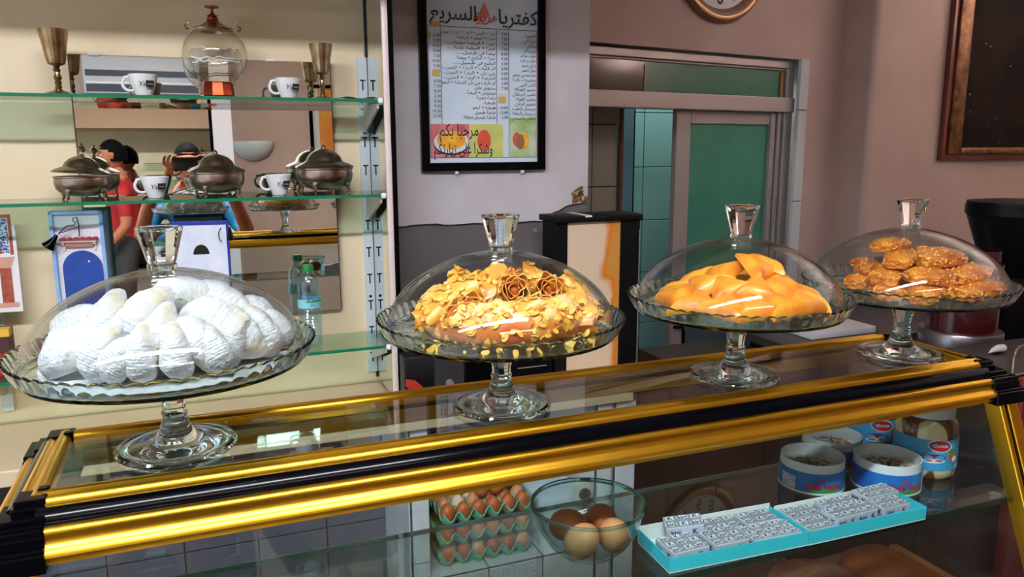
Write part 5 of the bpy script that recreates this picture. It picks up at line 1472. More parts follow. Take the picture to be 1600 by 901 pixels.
left = ['خبزة + الجبن + الزبدة + زبدة + عسل', 'خبزة + كيمو + قرطلية', 'خبزة + البيضة رومية......', 'خبزة + البيضة بلدية......', 'بيضة في طبسيل........', 'خبزة + الخليع + بيضة', 'الخليع في طبسيل.......', 'اتر فليف + الزبدة + الجبن....',
        'بتي بان + الزبدة + الجبن....', 'الحرشة + الزبدة + الجبن....', 'اتر فليف بتي بان الحرشة + كيمو', 'سندويش عادي', 'سندويش + البيضة', 'بيضة حجرية', 'طرطية..', 'طرطية + كيمو', 'طرطية طبسيل', 'طرطية طبسيل مخلطة']
right = ['القهوة', 'نورلاكي', 'سكافي', 'سيريكان', 'حليب ساخن', 'حليب بارد', 'شاي أسود', 'شاي أخضر', 'ماء معدني صغير', 'مشروبات غازية', 'كاس اللبن', 'عصير الفواكه', 'عصير البرتقال', 'عصير لافوكا', 'عصير البانان', 'سيسمال بالحليب', 'سيسمال بالبنفاظ', 'الفلان بالبيض']
pl_ = ['', '6.00', '7.00', '8.00', '9.00', '7.00', '10.00', '5.00', '5.00', '', '6.00', '7.00', '8.00', '2.00', '8.00', '9.00', '10.00', '12.00']
pr_ = ['7.00', '7.00', '7.00', '7.00', '6.00', '5.00', '6.00', '6.00', '5.00', '6.00', '2.00', '7.00', '', '', '', '10.00', '12.00', '5.00']
z_top, z_bot = zpx(48), zpx(187)
rw = (z_top-z_bot)/18
for i in range(18):
    z = z_top-rw*(i+0.75)
    mtext(left[i], 0.0135, cols[2]-0.004, z, fit=min(0.172, 0.0062*len(left[i])))
    mtext(right[i], 0.0135, cols[4]-0.003, z-0.002, fit=min(0.080, 0.0060*len(right[i])))
    if pl_[i]: mtext(pl_[i], 0.0130, cols[1]-0.002, z+0.002, ar=False)
    if pr_[i]: mtext(pr_[i], 0.0130, cols[3]-0.003, z, ar=False)
TAPE = mat('yellow_tape', (214, 180, 96), 0.6)
for (px_, py_, w_, h_) in ((682, 41, .013, .007), (668, 59, .012, .008), (682, 116, .012, .009), (784, 148, .012, .006), (784, 156, .012, .008)):
    p = (xpx(px_), zpx(py_)); quad('tape_patch', p[0]-w_, p[0]+w_, p[1]-h_, p[1]+h_, TAPE if px_ < 700 or py_ > 150 else mat('cream_tape', (226, 218, 186), 0.6), 0.0022)
mtext('مرحبا بكم', 0.050, xpx(748, 210), zpx(212), 'RIGHT', INK, 0.0004, fit=0.125)
mtext('وشكرا على زيارتكم', 0.046, xpx(770, 240), zpx(240), 'RIGHT', INK, 0.0004, fit=0.190)

# ------------------------------------------------------------------ clock
YC = YD
c0, c1 = atd(1058, 0, YC), atd(1187, 0, YC); cr = (c1.x-c0.x)/2*1.13
cz_ = atd(1122, 37, YC).z+cr
t = thing('wall_clock', 'round wall clock with brown rim above the sliding door', 'clock', (atd(1122, 10, YC).x, YD-0.001, cz_))
def ylathe(prof, n, name, mm, par, loc=(0, 0, 0)):
    return MB().lathe(prof, n, closed=prof[0][0] > 0).build(name, mm, par, loc=loc, rot=(R(90), 0, 0))
ylathe([(0.0, 0.0), (cr, 0.0), (cr, 0.012), (cr*0.97, 0.024), (cr*0.92, 0.030), (cr*0.86, 0.026), (cr*0.80, 0.014), (cr*0.79, 0.006), (0.0, 0.006)], 64, 'rim', mat('brown_clock_rim', (122, 84, 62), 0.3, coat=0.4), t)
ylathe([(cr*0.90, 0.0285), (cr*0.95, 0.0282), (cr*0.93, 0.0296), (cr*0.91, 0.0300)], 64, 'gold_ring', mat('pale_brass', (196, 160, 110), 0.3, metal=0.8), t)
ylathe([(0.0, 0.0062), (cr*0.79, 0.0062), (cr*0.79, 0.008), (0.0, 0.008)], 48, 'dial', mat('dial_white', (226, 228, 236), 0.4), t)
for n in range(1, 13):
    a = PI/2-2*PI*n/12
    text_obj('numeral', str(n), cr*0.30, INK, t, (cr*0.62*math.cos(a), -0.0088, cr*0.62*math.sin(a)-cr*0.10), bold=0.0012)
for n in range(60):
    pass
for nme, a, L_, w_ in (('hour_hand', 1.0, 0.36, 0.007), ('minute_hand', 2.3, 0.55, 0.005)):
    MB().box((-w_/2, -0.012, -0.015), (w_/2, -0.0105, cr*L_)).build(nme, BLACKM, t, rot=(0, a, 0), smooth=0)
t.matrix_world = DM @ Matrix.Translation(t.location)
# ------------------------------------------------------------------ dark painting
YPw = 2.90
t = thing('dark_painting', 'very dark oil painting in an old gilt frame on the taupe wall', 'painting', (0, YPw-0.001, 0))
fx0 = at(1467, 200, Y=YPw).x; fz0 = at(1470, 250, Y=YPw).z; fw_ = 0.125; fx1_, fz1 = fx0+1.25, fz0+0.95
GILT = mat('old_gilt', (124, 86, 44), 0.4, metal=0.5, var=(72, 40, 24), vscale=22)
MAHO = mat('mahogany', (88, 34, 20), 0.35)
for (x0, x1, z0_, z1_) in ((fx0, fx0+fw_, fz0, fz1), (fx1_-fw_, fx1_, fz0, fz1)):
    MB().box((x0, -0.03, z0_), (x1, 0, z1_)).build('frame_bar', MAHO, t, bevel=0.004, smooth=0)
for (z0_, z1_) in ((fz0, fz0+0.062), (fz1-0.062, fz1)):
    MB().box((fx0+fw_, -0.03, z0_), (fx1_-fw_, 0, z1_)).build('frame_bar', MAHO, t, bevel=0.004, smooth=0)
MB().box((fx0+0.030, -0.045, fz0+0.028), (fx0+fw_-0.01, -0.03, fz1-0.028)).build('gilt_moulding', GILT, t, bevel=0.008)
MB().box((fx0+fw_-0.01, -0.045, fz0+0.028), (fx1_-0.03, -0.03, fz0+0.060)).build('gilt_moulding', GILT, t, bevel=0.008)
MB().box((fx0+fw_, -0.02, fz0+0.062), (fx1_-fw_, -0.008, fz1-0.062)).build('canvas', mat('dark_canvas', (9, 7, 7), 0.85, spec=0.1, var=(30, 18, 13), vscale=5, bump=0.2, bscale=30), t, smooth=0)
random.seed(5); mb = MB()
for i in range(16):
    x, z = random.uniform(fx0+0.15, fx0+0.6), random.uniform(fz0+0.08, fz0+0.6); s = random.uniform(0.002, 0.006)
    mb.prism([(x-s, z), (x, z-s), (x+s*1.3, z+s*0.2), (x+s*0.2, z+s)], -0.021, -0.0201)
stuff(mb.build('paint_fleck', mat('fleck_ochre', (110, 84, 60), 0.5), t, smooth=0))
# ------------------------------------------------------------------ black framed marble pillar, oven
YK = 2.12
a0, a1 = at(866, 400, Y=YK).x, at(1001, 400, Y=YK).x
zt_ = at(930, 336, Y=YK).z
t = thing('marble_pillar', 'black framed pillar with an orange-veined cream marble face', 'pillar', ((a0+a1)/2, YK, 0.0))
hw = (a1-a0)/2
xm0, xm1 = at(887, 420, Y=YK).x-(a0+a1)/2, at(969, 420, Y=YK).x-(a0+a1)/2
zmt = at(930, 346, Y=YK).z
MB().box((-hw+0.004, 0.0, ZB2), (xm0, 0.10, zmt)).build('stile', BLACKM, t, bevel=0.003, smooth=0)
MB().box((xm1, 0.0, 0.0), (hw-0.004, 0.10, zmt)).build('stile', BLACKM, t, bevel=0.003, smooth=0)
MB().box((-hw, -0.012, zmt), (hw, 0.12, zt_)).build('cap', BLACKM, t, bevel=0.004)
MB().box((xm0, 0.004, ZB2), (xm1, 0.03, zmt)).build('marble_slab', mat('veined_marble', (232, 206, 176), 0.25), t, smooth=0)
MB().box((hw-0.010, 0.0, 0.4), (hw-0.004, 0.005, zmt-0.03)).build('edge_strip', ALU, t, smooth=0)
MB().box((-hw*0.35, -0.0124, zt_-0.004), (-hw*0.2, 0.12, zt_+0.0008)).build('white_tape', WHITE, t, rot=(0, 0, 0), smooth=0)
m = MATS['veined_marble']; nt = m.node_tree
tc = nt.nodes.new('ShaderNodeTexCoord'); sep = nt.nodes.new('ShaderNodeSeparateXYZ'); nt.links.new(tc.outputs['Object'], sep.inputs[0])
nz_ = nt.nodes.new('ShaderNodeTexNoise'); nz_.inputs['Scale'].default_value = 7; nt.links.new(tc.outputs['Object'], nz_.inputs[0])
ad = nt.nodes.new('ShaderNodeMath'); ad.operation = 'MULTIPLY_ADD'; ad.inputs[1].default_value = 0.14; nt.links.new(nz_.outputs[0], ad.inputs[0]); nt.links.new(sep.outputs[0], ad.inputs[2])
cr_ = nt.nodes.new('ShaderNodeValToRGB'); els = cr_.color_ramp.elements
base = (xm0+xm1)/2+0.07
els[0].position = max(0, min(1, base+0.035)); els[0].color = srgb(232, 206, 176)
els[1].position = max(0, min(1, base+0.060)); els[1].color = srgb(226, 130, 30)
e = els.new(max(0, min(1, base+0.085))); e.color = srgb(214, 150, 70)
nt.links.new(ad.outputs[0], cr_.inputs[0]); nt.links.new(cr_.outputs[0], nt.nodes['Principled BSDF'].inputs['Base Color'])
# black oven on the bench
o0, o1 = at(632, 580, Y=2.06).x, at(862, 580, Y=2.06).x
zo = at(740, 548, Y=2.06).z
t = thing('black_oven', 'black table oven with wire racks on the bench', 'oven', ((o0+o1)/2, 2.06, ZB2+0.0005))
hw = (o1-o0)/2; ho = zo-ZB2
OVB = mat('oven_black', (16, 16, 18), 0.3)
MB().box((-hw, 0.0, 0.008), (hw, 0.24, ho)).build('body', OVB, t, bevel=0.004)
MB().box((-hw*0.2, -0.006, 0.02), (hw-0.01, 0.0, ho-0.015)).build('door_glass', mat('oven_glass', (8, 8, 10), 0.05), t, smooth=0)
MB().box((-hw*0.62, -0.006, 0.01), (-hw*0.24, 0.0, ho-0.01)).build('control_panel', mat('oven_grey', (50, 48, 52), 0.4), t, smooth=0)
for z in (0.05, 0.08, 0.11):
    if z < ho-0.02: MB().tube([(hw*0.5, -0.008, z), (hw-0.02, -0.008, z)], 0.0015, 6).build('rack_wire', ALU, t)
MB().lathe([(0.0, 0.0), (0.012, 0.0), (0.010, 0.012), (0.0, 0.012)], 16).build('dial', ALU, t, loc=(-hw*0.43, -0.006, 0.06), rot=(R(90), 0, 0))
for x in (-hw+0.03, hw-0.03):
    for y in (0.03, 0.21):
        MB().box((x-0.012, y-0.012, 0), (x+0.012, y+0.012, 0.008)).build('foot', BLACKM, t, smooth=0)
p = at(645, 590, Y=2.04)
t = tag(MB().prism([(0.0, 0.09), (0.025, 0.085), (0.065, 0.045), (0.075, 0.0), (0.055, 0.0), (0.04, 0.035), (0.0, 0.07)], 0, 0.012).build('red_strap', mat('red_strap_fabric', (176, 40, 28), 0.6), loc=(p.x-0.02, 2.03, ZB2+0.0005), smooth=0), 'curved red plastic strap leaning against the black oven', 'strap')
# ------------------------------------------------------------------ espresso grinders and machine at the right, low white worktop
WTZ = 0.885
p0 = at(1242, 530, Y=1.9); p1 = at(1345, 530, Y=1.9)
t = thing('side_worktop', 'dark worktop with blue-grey panel behind the far end of the counter', 'worktop', (0, 0, 0))
MB().box((at(1235, 530, Y=1.98).x, 1.98, WTZ+0.02), (4.0, 2.55, WTZ+0.05)).build('top', mat('worktop_dark', (48, 44, 46), 0.35), t, bevel=0.003, smooth=0)
MB().box((at(1325, 500, Y=2.60).x, 2.56, WTZ+0.05), (4.0, 2.60, 1.10)).build('back_panel', mat('blue_grey_steel', (74, 92, 112), 0.35, metal=0.2), t, smooth=0)
MB().box((CABX+0.03, 2.0, 0.0), (4.0, 2.5, WTZ+0.02)).build('carcass', mat('carcass_brown', (60, 44, 38), 0.5), t, smooth=0)
q0, q1 = at(1242, 532, Y=2.1), at(1340, 525, Y=2.1)
t = tag(MB().box((q0.x, 2.02, WTZ+0.0505), (q1.x, 2.30, WTZ+0.075)).build('white_cutting_board', mat('board_white', (206, 202, 204), 0.5), bevel=0.004), 'white board lying on the worktop behind the third dome', 'board')
# grinder with conical hopper
Yg = 1.75
gx_ = at(1583, 420, Y=Yg).x
MAR = mat('maroon_gloss', (62, 16, 22), 0.2, coat=0.5)
SMOKE = mat('smoked_plastic', (12, 8, 8), 0.35, spec=0.2)
rt_ = (gx_-at(1521, 330, Y=Yg).x)*0.74
t = thing('coffee_grinder', 'dark coffee grinder with a wide conical hopper at the right edge', 'grinder', (gx_, Yg, 0.0))
zt1_, zt2_ = at(1560, 322, Y=Yg).z, at(1560, 430, Y=Yg).z
rb_ = rt_*0.55
MB().lathe([(rb_, zt2_), (rt_*0.97, zt1_-0.03), (rt_, zt1_-0.028), (rt_, zt1_), (rt_*0.96, zt1_), (rt_*0.93, zt1_-0.02), (rb_*0.94, zt2_)], 48, closed=True).build('hopper', SMOKE, t)
MB().lathe([(0.0, zt1_+0.001), (rt_*0.98, zt1_+0.001), (rt_*0.98, zt1_+0.012), (rt_*0.7, zt1_+0.016), (0.0, zt1_+0.017)], 48).build('lid', SMOKE, t)
MB().lathe([(0.0, 0.9), (rb_*1.02, 0.9), (rb_*1.02, zt2_-0.002), (0.0, zt2_-0.001)], 40).build('body', SMOKE, t)
MB().lathe([(0.0, 0.0), (rb_*1.3, 0.0), (rb_*1.3, 0.9), (0.0, 0.9)], 40).build('base', SMOKE, t)
# maroon doser with silver collar in front
Yd = 1.62
dx_ = at(1500, 520, Y=Yd).x
t = thing('coffee_doser', 'maroon coffee grinder doser with broad silver collar', 'grinder', (dx_, Yd, 0.0))
r_ = dx_-at(1458, 520, Y=Yd).x
zc0, zc1 = at(1490, 545, Y=Yd).z, at(1490, 514, Y=Yd).z
MB().lathe([(0.0, zc0), (r_, zc0), (r_*1.02, zc0+0.004), (r_*1.02, zc1-0.004), (r_, zc1), (0.0, zc1)], 40).build('collar', mat('dull_silver', (150, 142, 150), 0.3, metal=0.9), t)
MB().lathe([(0.0, zc1), (r_*0.86, zc1), (r_*0.86, zc1+0.20), (0.0, zc1+0.20)], 40).build('chamber', MAR, t)
MB().lathe([(0.0, 0.0), (r_*0.8, 0.0), (r_*0.8, zc0), (0.0, zc0)], 32).build('base', BLACK, t)
MB().lathe([(0.0, 0.0), (r_*0.42, 0.0), (r_*0.42, zc1+0.22), (0.0, zc1+0.22)], 32, c=(r_*1.35, 0.06, 0)).build('column', MAR, t)
# spoon with sugar and chrome wire
p = at(1558, 546, Y=1.35)
zz = p.z
t = thing('paper_cone', 'small pale twisted paper cone lying beside the dark grinder', 'paper', (p.x, 1.35, zz))
MB().tube([(-0.030, 0, -0.006), (-0.015, 0, 0.0), (0.005, 0, 0.003), (0.022, 0, 0.002), (0.027, 0, 0.0)], [0.001, 0.006, 0.010, 0.010, 0.004], 14).build('cone', mat('pale_paper', (196, 190, 192), 0.7), t)
t = thing('side_cabinet', 'dark low cabinet at the right behind the counter end', 'cabinet', (0, 0, 0))
MB().box((at(1452, 600, Y=1.2).x, 1.2, 0), (3.2, 1.44, zz-0.010)).build('body', mat('dark_cabinet', (30, 22, 24), 0.4), t, bevel=0.004, smooth=0)
w0 = at(1583, 575, Y=1.19)
t = tag(MB().tube([(w0.x, 1.19, w0.z-0.03), (w0.x-0.001, 1.19, w0.z+0.025), (w0.x+0.004, 1.19, w0.z+0.042), (w0.x+0.014, 1.19, w0.z+0.050), (w0.x+0.06, 1.19, w0.z+0.052)], 0.003, 8).build('steam_wand', mat('chrome_warm', (210, 190, 170), 0.15, metal=1)), 'thin bent chrome wand at the right edge of the picture', 'wand')
r0 = at(1590, 640, Y=1.17)
t = tag(MB().box((r0.x, 1.160, 0.55), (r0.x+0.3, 1.187, at(1592, 592, Y=1.17).z)).build('red_machine_panel', mat('red_enamel', (120, 22, 22), 0.3), bevel=0.006), 'red enamelled machine panel at the right edge behind the counter', 'machine')
q = at(1592, 810, Y=0.98)
t = thing('spray_bottle', 'white spray bottle with blue label just inside the right edge', 'bottle', (q.x+0.02, 1.2-0.02, 0.0))
t.location = (at(1604, 830, Y=1.17).x, 1.115, 0.80)
MB().lathe([(0.0, -0.8), (0.036, -0.8), (0.036, 0.03), (0.030, 0.07), (0.018, 0.11), (0.016, 0.14), (0.0, 0.14)], 24).build('body', mat('bottle_white', (210, 216, 226), 0.35), t)
MB().lathe([(0.0365, -0.05), (0.0365, 0.025), (0.036, 0.025), (0.036, -0.05)], 24, closed=True).build('label', mat('label_blue', (24, 60, 190), 0.4), t)
MB().lathe([(0.0, 0.14), (0.017, 0.14), (0.017, 0.158), (0.0, 0.158)], 20).build('collar', BLACK, t)
MB().prism([(-0.012, 0.158), (0.014, 0.158), (0.016, 0.176), (0.012, 0.186), (-0.036, 0.186), (-0.036, 0.172), (-0.014, 0.170)], -0.010, 0.010).build('spray_head', mat('bottle_white'), t, bevel=0.002)
MB().tube([(-0.016, 0, 0.170), (-0.026, 0, 0.158), (-0.026, 0, 0.140)], 0.004, 8).build('trigger', BLACK, t)
# ------------------------------------------------------------------ the customers' side, seen in the mirror
def mirror_at(px_, py_, Y):
    """real point at depth Y whose mirror image is seen at pixel (px_, py_)"""
    n = Vector((0, -math.cos(MTILT), math.sin(MTILT)))
    d = FW + RT*((px_-800)/FPX) - UP*((py_-450.5)/FPX)
    p0 = Vector((0, YW-0.010, mz1))
    h = CAM + d*((p0-CAM).dot(n)/d.dot(n))
    r = d-2*d.dot(n)*n
    p = h + r*((Y-h.y)/r.y)
    return Vector((p.x, Y, p.z))
# framed mirror on the opposite wall
a, b = mirror_at(110, 168, FRONT), mirror_at(334, 300, FRONT)
ztop = mirror_at(220, 160, FRONT).z
t = thing('hall_mirror', 'black framed mirror on the far wall seen in the reflection', 'mirror', ((a.x+b.x)/2, FRONT+0.001, 0))
hw = abs(b.x-a.x)/2; zb_ = 0.75
MB().box((-hw, 0.006, zb_), (hw, 0.012, ztop)).build('glass', MIRROR, t, smooth=0)
MB().box((-hw, 0.0, zb_), (hw, 0.006, ztop)).build('backing', BLACKM, t, smooth=0)
for p, q in (((hw, 0, zb_-0.04), (hw+0.06, 0.03, ztop+0.05)), ((-hw-0.05, 0, zb_-0.04), (-hw, 0.03, ztop+0.05)), ((-hw, 0, zb_-0.04), (hw, 0.03, zb_)), ((-hw, 0, ztop), (hw, 0.03, ztop+0.05))):
    MB().box(p, q).build('frame_bar', BLACK, t, bevel=0.004, smooth=0)
# white column
c = mirror_at(350, 250, -2.6); cw = abs(mirror_at(365, 250, -2.6).x-mirror_at(336, 250, -2.6).x)/2
struct(MB().box((c.x-cw, -2.6, 0), (c.x+cw, -2.4, TOPZ)).build('column_1', mat('column_white', (222, 214, 214), 0.6), smooth=0))
# wall sconce: half bowl of plaster
c = mirror_at(397, 250, FRONT+0.02); sw = abs(mirror_at(430, 235, FRONT).x-mirror_at(364, 235, FRONT).x)/2
zt_ = mirror_at(397, 221, FRONT).z
t = thing('wall_sconce', 'white half-bowl plaster sconce on the far wall', 'sconce', (c.x, FRONT+0.001, zt_))
v = []; f = []
NA, NB = 20, 10
for i in range(NA+1):
    az = PI*i/NA
    for j in range(NB+1):
        el = PI/2*j/NB
        v.append((sw*math.cos(az)*math.cos(el), 0.8*sw*math.sin(az)*math.cos(el), -sw*0.95*math.sin(el)))
for i in range(NA):
    for j in range(NB):
        f.append((i*(NB+1)+j, (i+1)*(NB+1)+j, (i+1)*(NB+1)+j+1, i*(NB+1)+j+1))
me = bpy.data.meshes.new('bowl'); me.from_pydata(v, [], f); bm = bmesh.new(); bm.from_mesh(me); bmesh.ops.remove_doubles(bm, verts=bm.verts, dist=1e-5); bmesh.ops.recalc_face_normals(bm, faces=bm.faces); bmesh.ops.solidify(bm, geom=bm.faces[:], thickness=0.012); bm.to_mesh(me); bm.free(); me.shade_smooth()
link('bowl', me, mat('plaster_white', (222, 228, 222), 0.6), t)
ylathe([(0.0, 0.0), (0.05, 0.0), (0.05, 0.01), (0.0, 0.01)], 16, 'wall_plate', WHITE, t, (0, 0.012, -0.10))
# orange picture with black frame
a, b = mirror_at(486, 150, FRONT), mirror_at(535, 250, FRONT)
t = thing('orange_picture', 'framed orange picture on the far wall seen in the reflection', 'picture', ((a.x+b.x)/2, FRONT+0.001, 0))
hw = abs(b.x-a.x)/2; z0_, z1_ = mirror_at(500, 238, FRONT).z, mirror_at(500, 138, FRONT).z
MB().box((-hw+0.06, 0, z0_), (hw, 0.012, z1_)).build('print', mat('orange_print', (226, 120, 30), 0.5, var=(236, 160, 60), vscale=4), t, smooth=0)
MB().box((-hw, 0.0, z0_), (-hw+0.06, 0.013, z1_)).build('mount', mat('mount_pale', (214, 214, 196), 0.6), t, smooth=0)
for p, q in (((-hw-0.03, 0, z0_-0.03), (-hw, 0.03, z1_+0.03)), ((hw, 0, z0_-0.03), (hw+0.03, 0.03, z1_+0.03)), ((-hw, 0, z0_-0.03), (hw, 0.03, z0_)), ((-hw, 0, z1_), (hw, 0.03, z1_+0.03))):
    MB().box(p, q).build('frame_bar', BLACK, t, smooth=0)
# air conditioner above the hall mirror
a, b = mirror_at(128, 110, FRONT+0.2), mirror_at(312, 110, FRONT+0.2)
z0_, z1_ = mirror_at(220, 147, FRONT+0.2).z, mirror_at(220, 88, FRONT+0.2).z
t = thing('air_conditioner', 'long white air conditioner above the mirror on the far wall', 'air conditioner', ((a.x+b.x)/2, FRONT+0.001, z0_))
hw = abs(b.x-a.x)/2; h_ = z1_-z0_
MB().box((-hw, 0, 0), (hw, 0.20, h_)).build('body', mat('ac_white', (206, 204, 208), 0.4), t, bevel=0.015)
MB().box((-hw+0.02, 0.195, h_*0.46), (hw-0.02, 0.205, h_*0.62)).build('intake_slot', mat('slot_navy', (24, 34, 56), 0.4), t, smooth=0)
MB().box((-hw+0.02, 0.195, h_*0.05), (hw-0.02, 0.205, h_*0.24)).build('outlet_slot', MATS['slot_navy'], t, smooth=0)
MB().box((-hw+0.02, 0.198, h_*0.25), (hw-0.02, 0.215, h_*0.32)).build('louvre', WHITE, t, bevel=0.003)

# ------------------------------------------------------------------ people seen in the mirror
def skinned(nodes, edges, root, sub=2):
    names = list(nodes)
    me = bpy.data.meshes.new('sk')
    me.from_pydata([nodes[n][0] for n in names], [(names.index(a), names.index(b)) for a, b in edges], [])
    o = bpy.data.objects.new('sk', me); COL.objects.link(o)
    md = o.modifiers.new('s', 'SKIN'); md.use_smooth_shade = True
    md.branch_smoothing = 0.4
    for i, n in enumerate(names):
        d = me.skin_vertices[0].data[i]; r = nodes[n][1]
        d.radius = r if isinstance(r, tuple) else (r, r)
        d.use_root = (n == root)
    ss = o.modifiers.new('u', 'SUBSURF'); ss.levels = sub; ss.render_levels = sub
    bpy.context.view_layer.update()
    out = bpy.data.meshes.new_from_object(o.evaluated_get(bpy.context.evaluated_depsgraph_get()))
    bpy.data.objects.remove(o)
    return out
def head_mesh(c, fwd, hs=1.0):
    """a head with brow, nose, lips, chin and ears; c = centre, fwd = facing direction"""
    v = []; f = []; NU, NV = 32, 24
    for j in range(NV+1):
        th = PI*j/NV
        for i in range(NU):
            ph = 2*PI*i/NU
            x, y, z = math.sin(th)*math.sin(ph), math.sin(th)*math.cos(ph), math.cos(th)
            X, Y_, Z = x*0.076, y*0.096, z*0.118
            if z < -0.1: X *= 1+0.28*z; Y_ *= 1+0.14*z if y > 0 else 1+0.40*z
            g = lambda cx, cz, sx, sz: math.exp(-((X-cx)/sx)**2-((Z-cz)/sz)**2) if y > 0.2 else 0
            Y_ += 0.024*g(0, -0.022, 0.012, 0.020)+0.012*g(0, 0.002, 0.009, 0.02)+0.007*g(0, -0.058, 0.022, 0.010)+0.008*g(0, -0.098, 0.022, 0.016)
            Y_ += 0.006*g(0, 0.026, 0.05, 0.010)-0.010*g(-0.031, 0.006, 0.015, 0.010)-0.010*g(0.031, 0.006, 0.015, 0.010)-0.004*g(0, -0.068, 0.02, 0.004)
            if abs(x) > 0.88 and -0.1 < y < 0.25 and -0.35 < z < 0.25: X *= 1.16
            v.append((X*hs, Y_*hs, Z*hs))
    for j in range(NV):
        for i in range(NU):
            f.append((j*NU+i, (j+1)*NU+i, (j+1)*NU+(i+1) % NU, j*NU+(i+1) % NU))
    q = orient(Vector((fwd[1], -fwd[0], 0)), (0, 0, 1)).to_4x4()   # x right of the face
    M = Matrix.Translation(c) @ q
    return [M @ Vector(p) for p in v], f, M
def figure(name, label, nodes, edges, root, regions, head_c, fwd, hands, shirt, trousers, hair_len):
    body = skinned(nodes, edges, root)
    mb = MB(); mi = []
    names = list(nodes)
    mb.add([v.co for v in body.vertices], [tuple(p.vertices) for p in body.polygons])
    for p in body.polygons:
        c = p.center; best = min(names, key=lambda n: (Vector(nodes[n][0])-c).length-0.5*(nodes[n][1] if not isinstance(nodes[n][1], tuple) else nodes[n][1][0])); mi.append(regions.get(best, 0))
    hv, hf, HM = head_mesh(Vector(head_c), fwd)
    mb.add(hv, hf); mi += [0]*len(hf)
    for hn, he, hr in hands:
        hm = skinned(hn, he, hr, 2); mb.add([v.co for v in hm.vertices], [tuple(p.vertices) for p in hm.polygons]); mi += [0]*len(hm.polygons)
    me = bpy.data.meshes.new(name); me.from_pydata(mb.v, [], mb.f)
    for m_ in (SKIN, shirt, trousers): me.materials.append(m_)
    me.polygons.foreach_set('material_index', mi); me.shade_smooth()
    o = tag(link(name, me, None), label, 'person')
    # hair cap, eyes
    v = []; f = []; NU, NV = 32, 14
    for j in range(NV+1):
        th = PI*0.62*j/NV
        for i in range(NU):
            ph = 2*PI*i/NU; x, y, z = math.sin(th)*math.sin(ph), math.sin(th)*math.cos(ph), math.cos(th)
            k = 1.07+0.03*noise.noise(Vector((x*4, y*4, z*4)))
            zz = z if not (y > 0.25 and z < 0.48) else 0.48+(z-0.48)*0.15
            yy = y*k if not (y > 0.25 and z < 0.48) else y*0.93
            v.append((x*0.077*k, yy*0.098-0.003, zz*0.120*k))
    for j in range(NV):
        for i in range(NU): f.append((j*NU+i, (j+1)*NU+i, (j+1)*NU+(i+1) % NU, j*NU+(i+1) % NU))
    hme = bpy.data.meshes.new('hair'); hme.from_pydata([HM @ Vector(p) for p in v], [], f); hme.shade_smooth()
    link('hair', hme, HAIR, o)
    for s in (-1, 1):
        e = MB().lathe([(0.0, -0.011), (0.008, -0.008), (0.011, 0.0), (0.008, 0.008), (0.0, 0.011)], 12).build('eye', mat('eye_white', (220, 214, 206), 0.2), o)
        e.matrix_local = HM @ Matrix.Translation((s*0.031, 0.078, 0.006))
        e2 = MB().lathe([(0.0, 0.0), (0.006, 0.0), (0.0, 0.002)], 12).build('iris', mat('iris_brown', (30, 18, 12), 0.2), o)
        e2.matrix_local = HM @ Matrix.Translation((s*0.031, 0.0885, 0.006)) @ Matrix.Rotation(R(-90), 4, 'X')
        b_ = MB().tube([(s*0.016, 0.090, 0.024), (s*0.032, 0.090, 0.029), (s*0.048, 0.080, 0.024)], [0.003, 0.004, 0.002], 6).build('eyebrow', HAIR, o)
        b_.matrix_local = HM
    lp = MB().tube([(-0.022, 0.088, -0.066), (-0.008, 0.097, -0.063), (0.008, 0.097, -0.063), (0.022, 0.088, -0.066)], [0.002, 0.005, 0.005, 0.002], 8).build('lips', mat('lip', (160, 84, 70), 0.5), o)
    lp.matrix_local = HM
    return o
def hand_skel(w, axis, side, palm_n, curl=0.5, spread=0.12, thumb=1.0):
    """wrist point, finger direction, direction of the thumb side, palm normal -> joints of palm and five fingers"""
    w = Vector(w); ax = Vector(axis).normalized(); sd = Vector(side).normalized(); pn = Vector(palm_n).normalized()
    n = {'wrist': (w, (0.024, 0.019)), 'palm': (w+ax*0.045, (0.032, 0.014))}; e = [('wrist', 'palm')]
    for k, (off, L) in enumerate(((0.030, 0.072), (0.010, 0.080), (-0.010, 0.075), (-0.029, 0.060))):
        base = w+ax*0.082+sd*off
        n[f'k{k}'] = (base, 0.0105); e.append(('palm', f'k{k}'))
        d = (ax+sd*off*spread*25).normalized(); p = base; c = 0
        for q, fr in enumerate((0.45, 0.32, 0.23)):
            c += curl*(0.75+0.25*q)
            dd = (d*math.cos(c)+pn*math.sin(c)).normalized(); p = p+dd*L*fr
            n[f'f{k}{q}'] = (p, 0.0092-0.0010*q); e.append((f'k{k}' if q == 0 else f'f{k}{q-1}', f'f{k}{q}'))
    tb = w+ax*0.026+sd*0.026
    n['t0'] = (tb, 0.0135); e.append(('palm', 't0'))
    d = (ax*0.55+sd*0.8*thumb+pn*0.25).normalized(); n['t1'] = (tb+d*0.034, 0.0108); e.append(('t0', 't1'))
    d = (ax*0.85+sd*0.35*thumb+pn*0.35).normalized(); n['t2'] = (n['t1'][0]+d*0.030, 0.0095); e.append(('t1', 't2'))
    return n, e, 'palm'
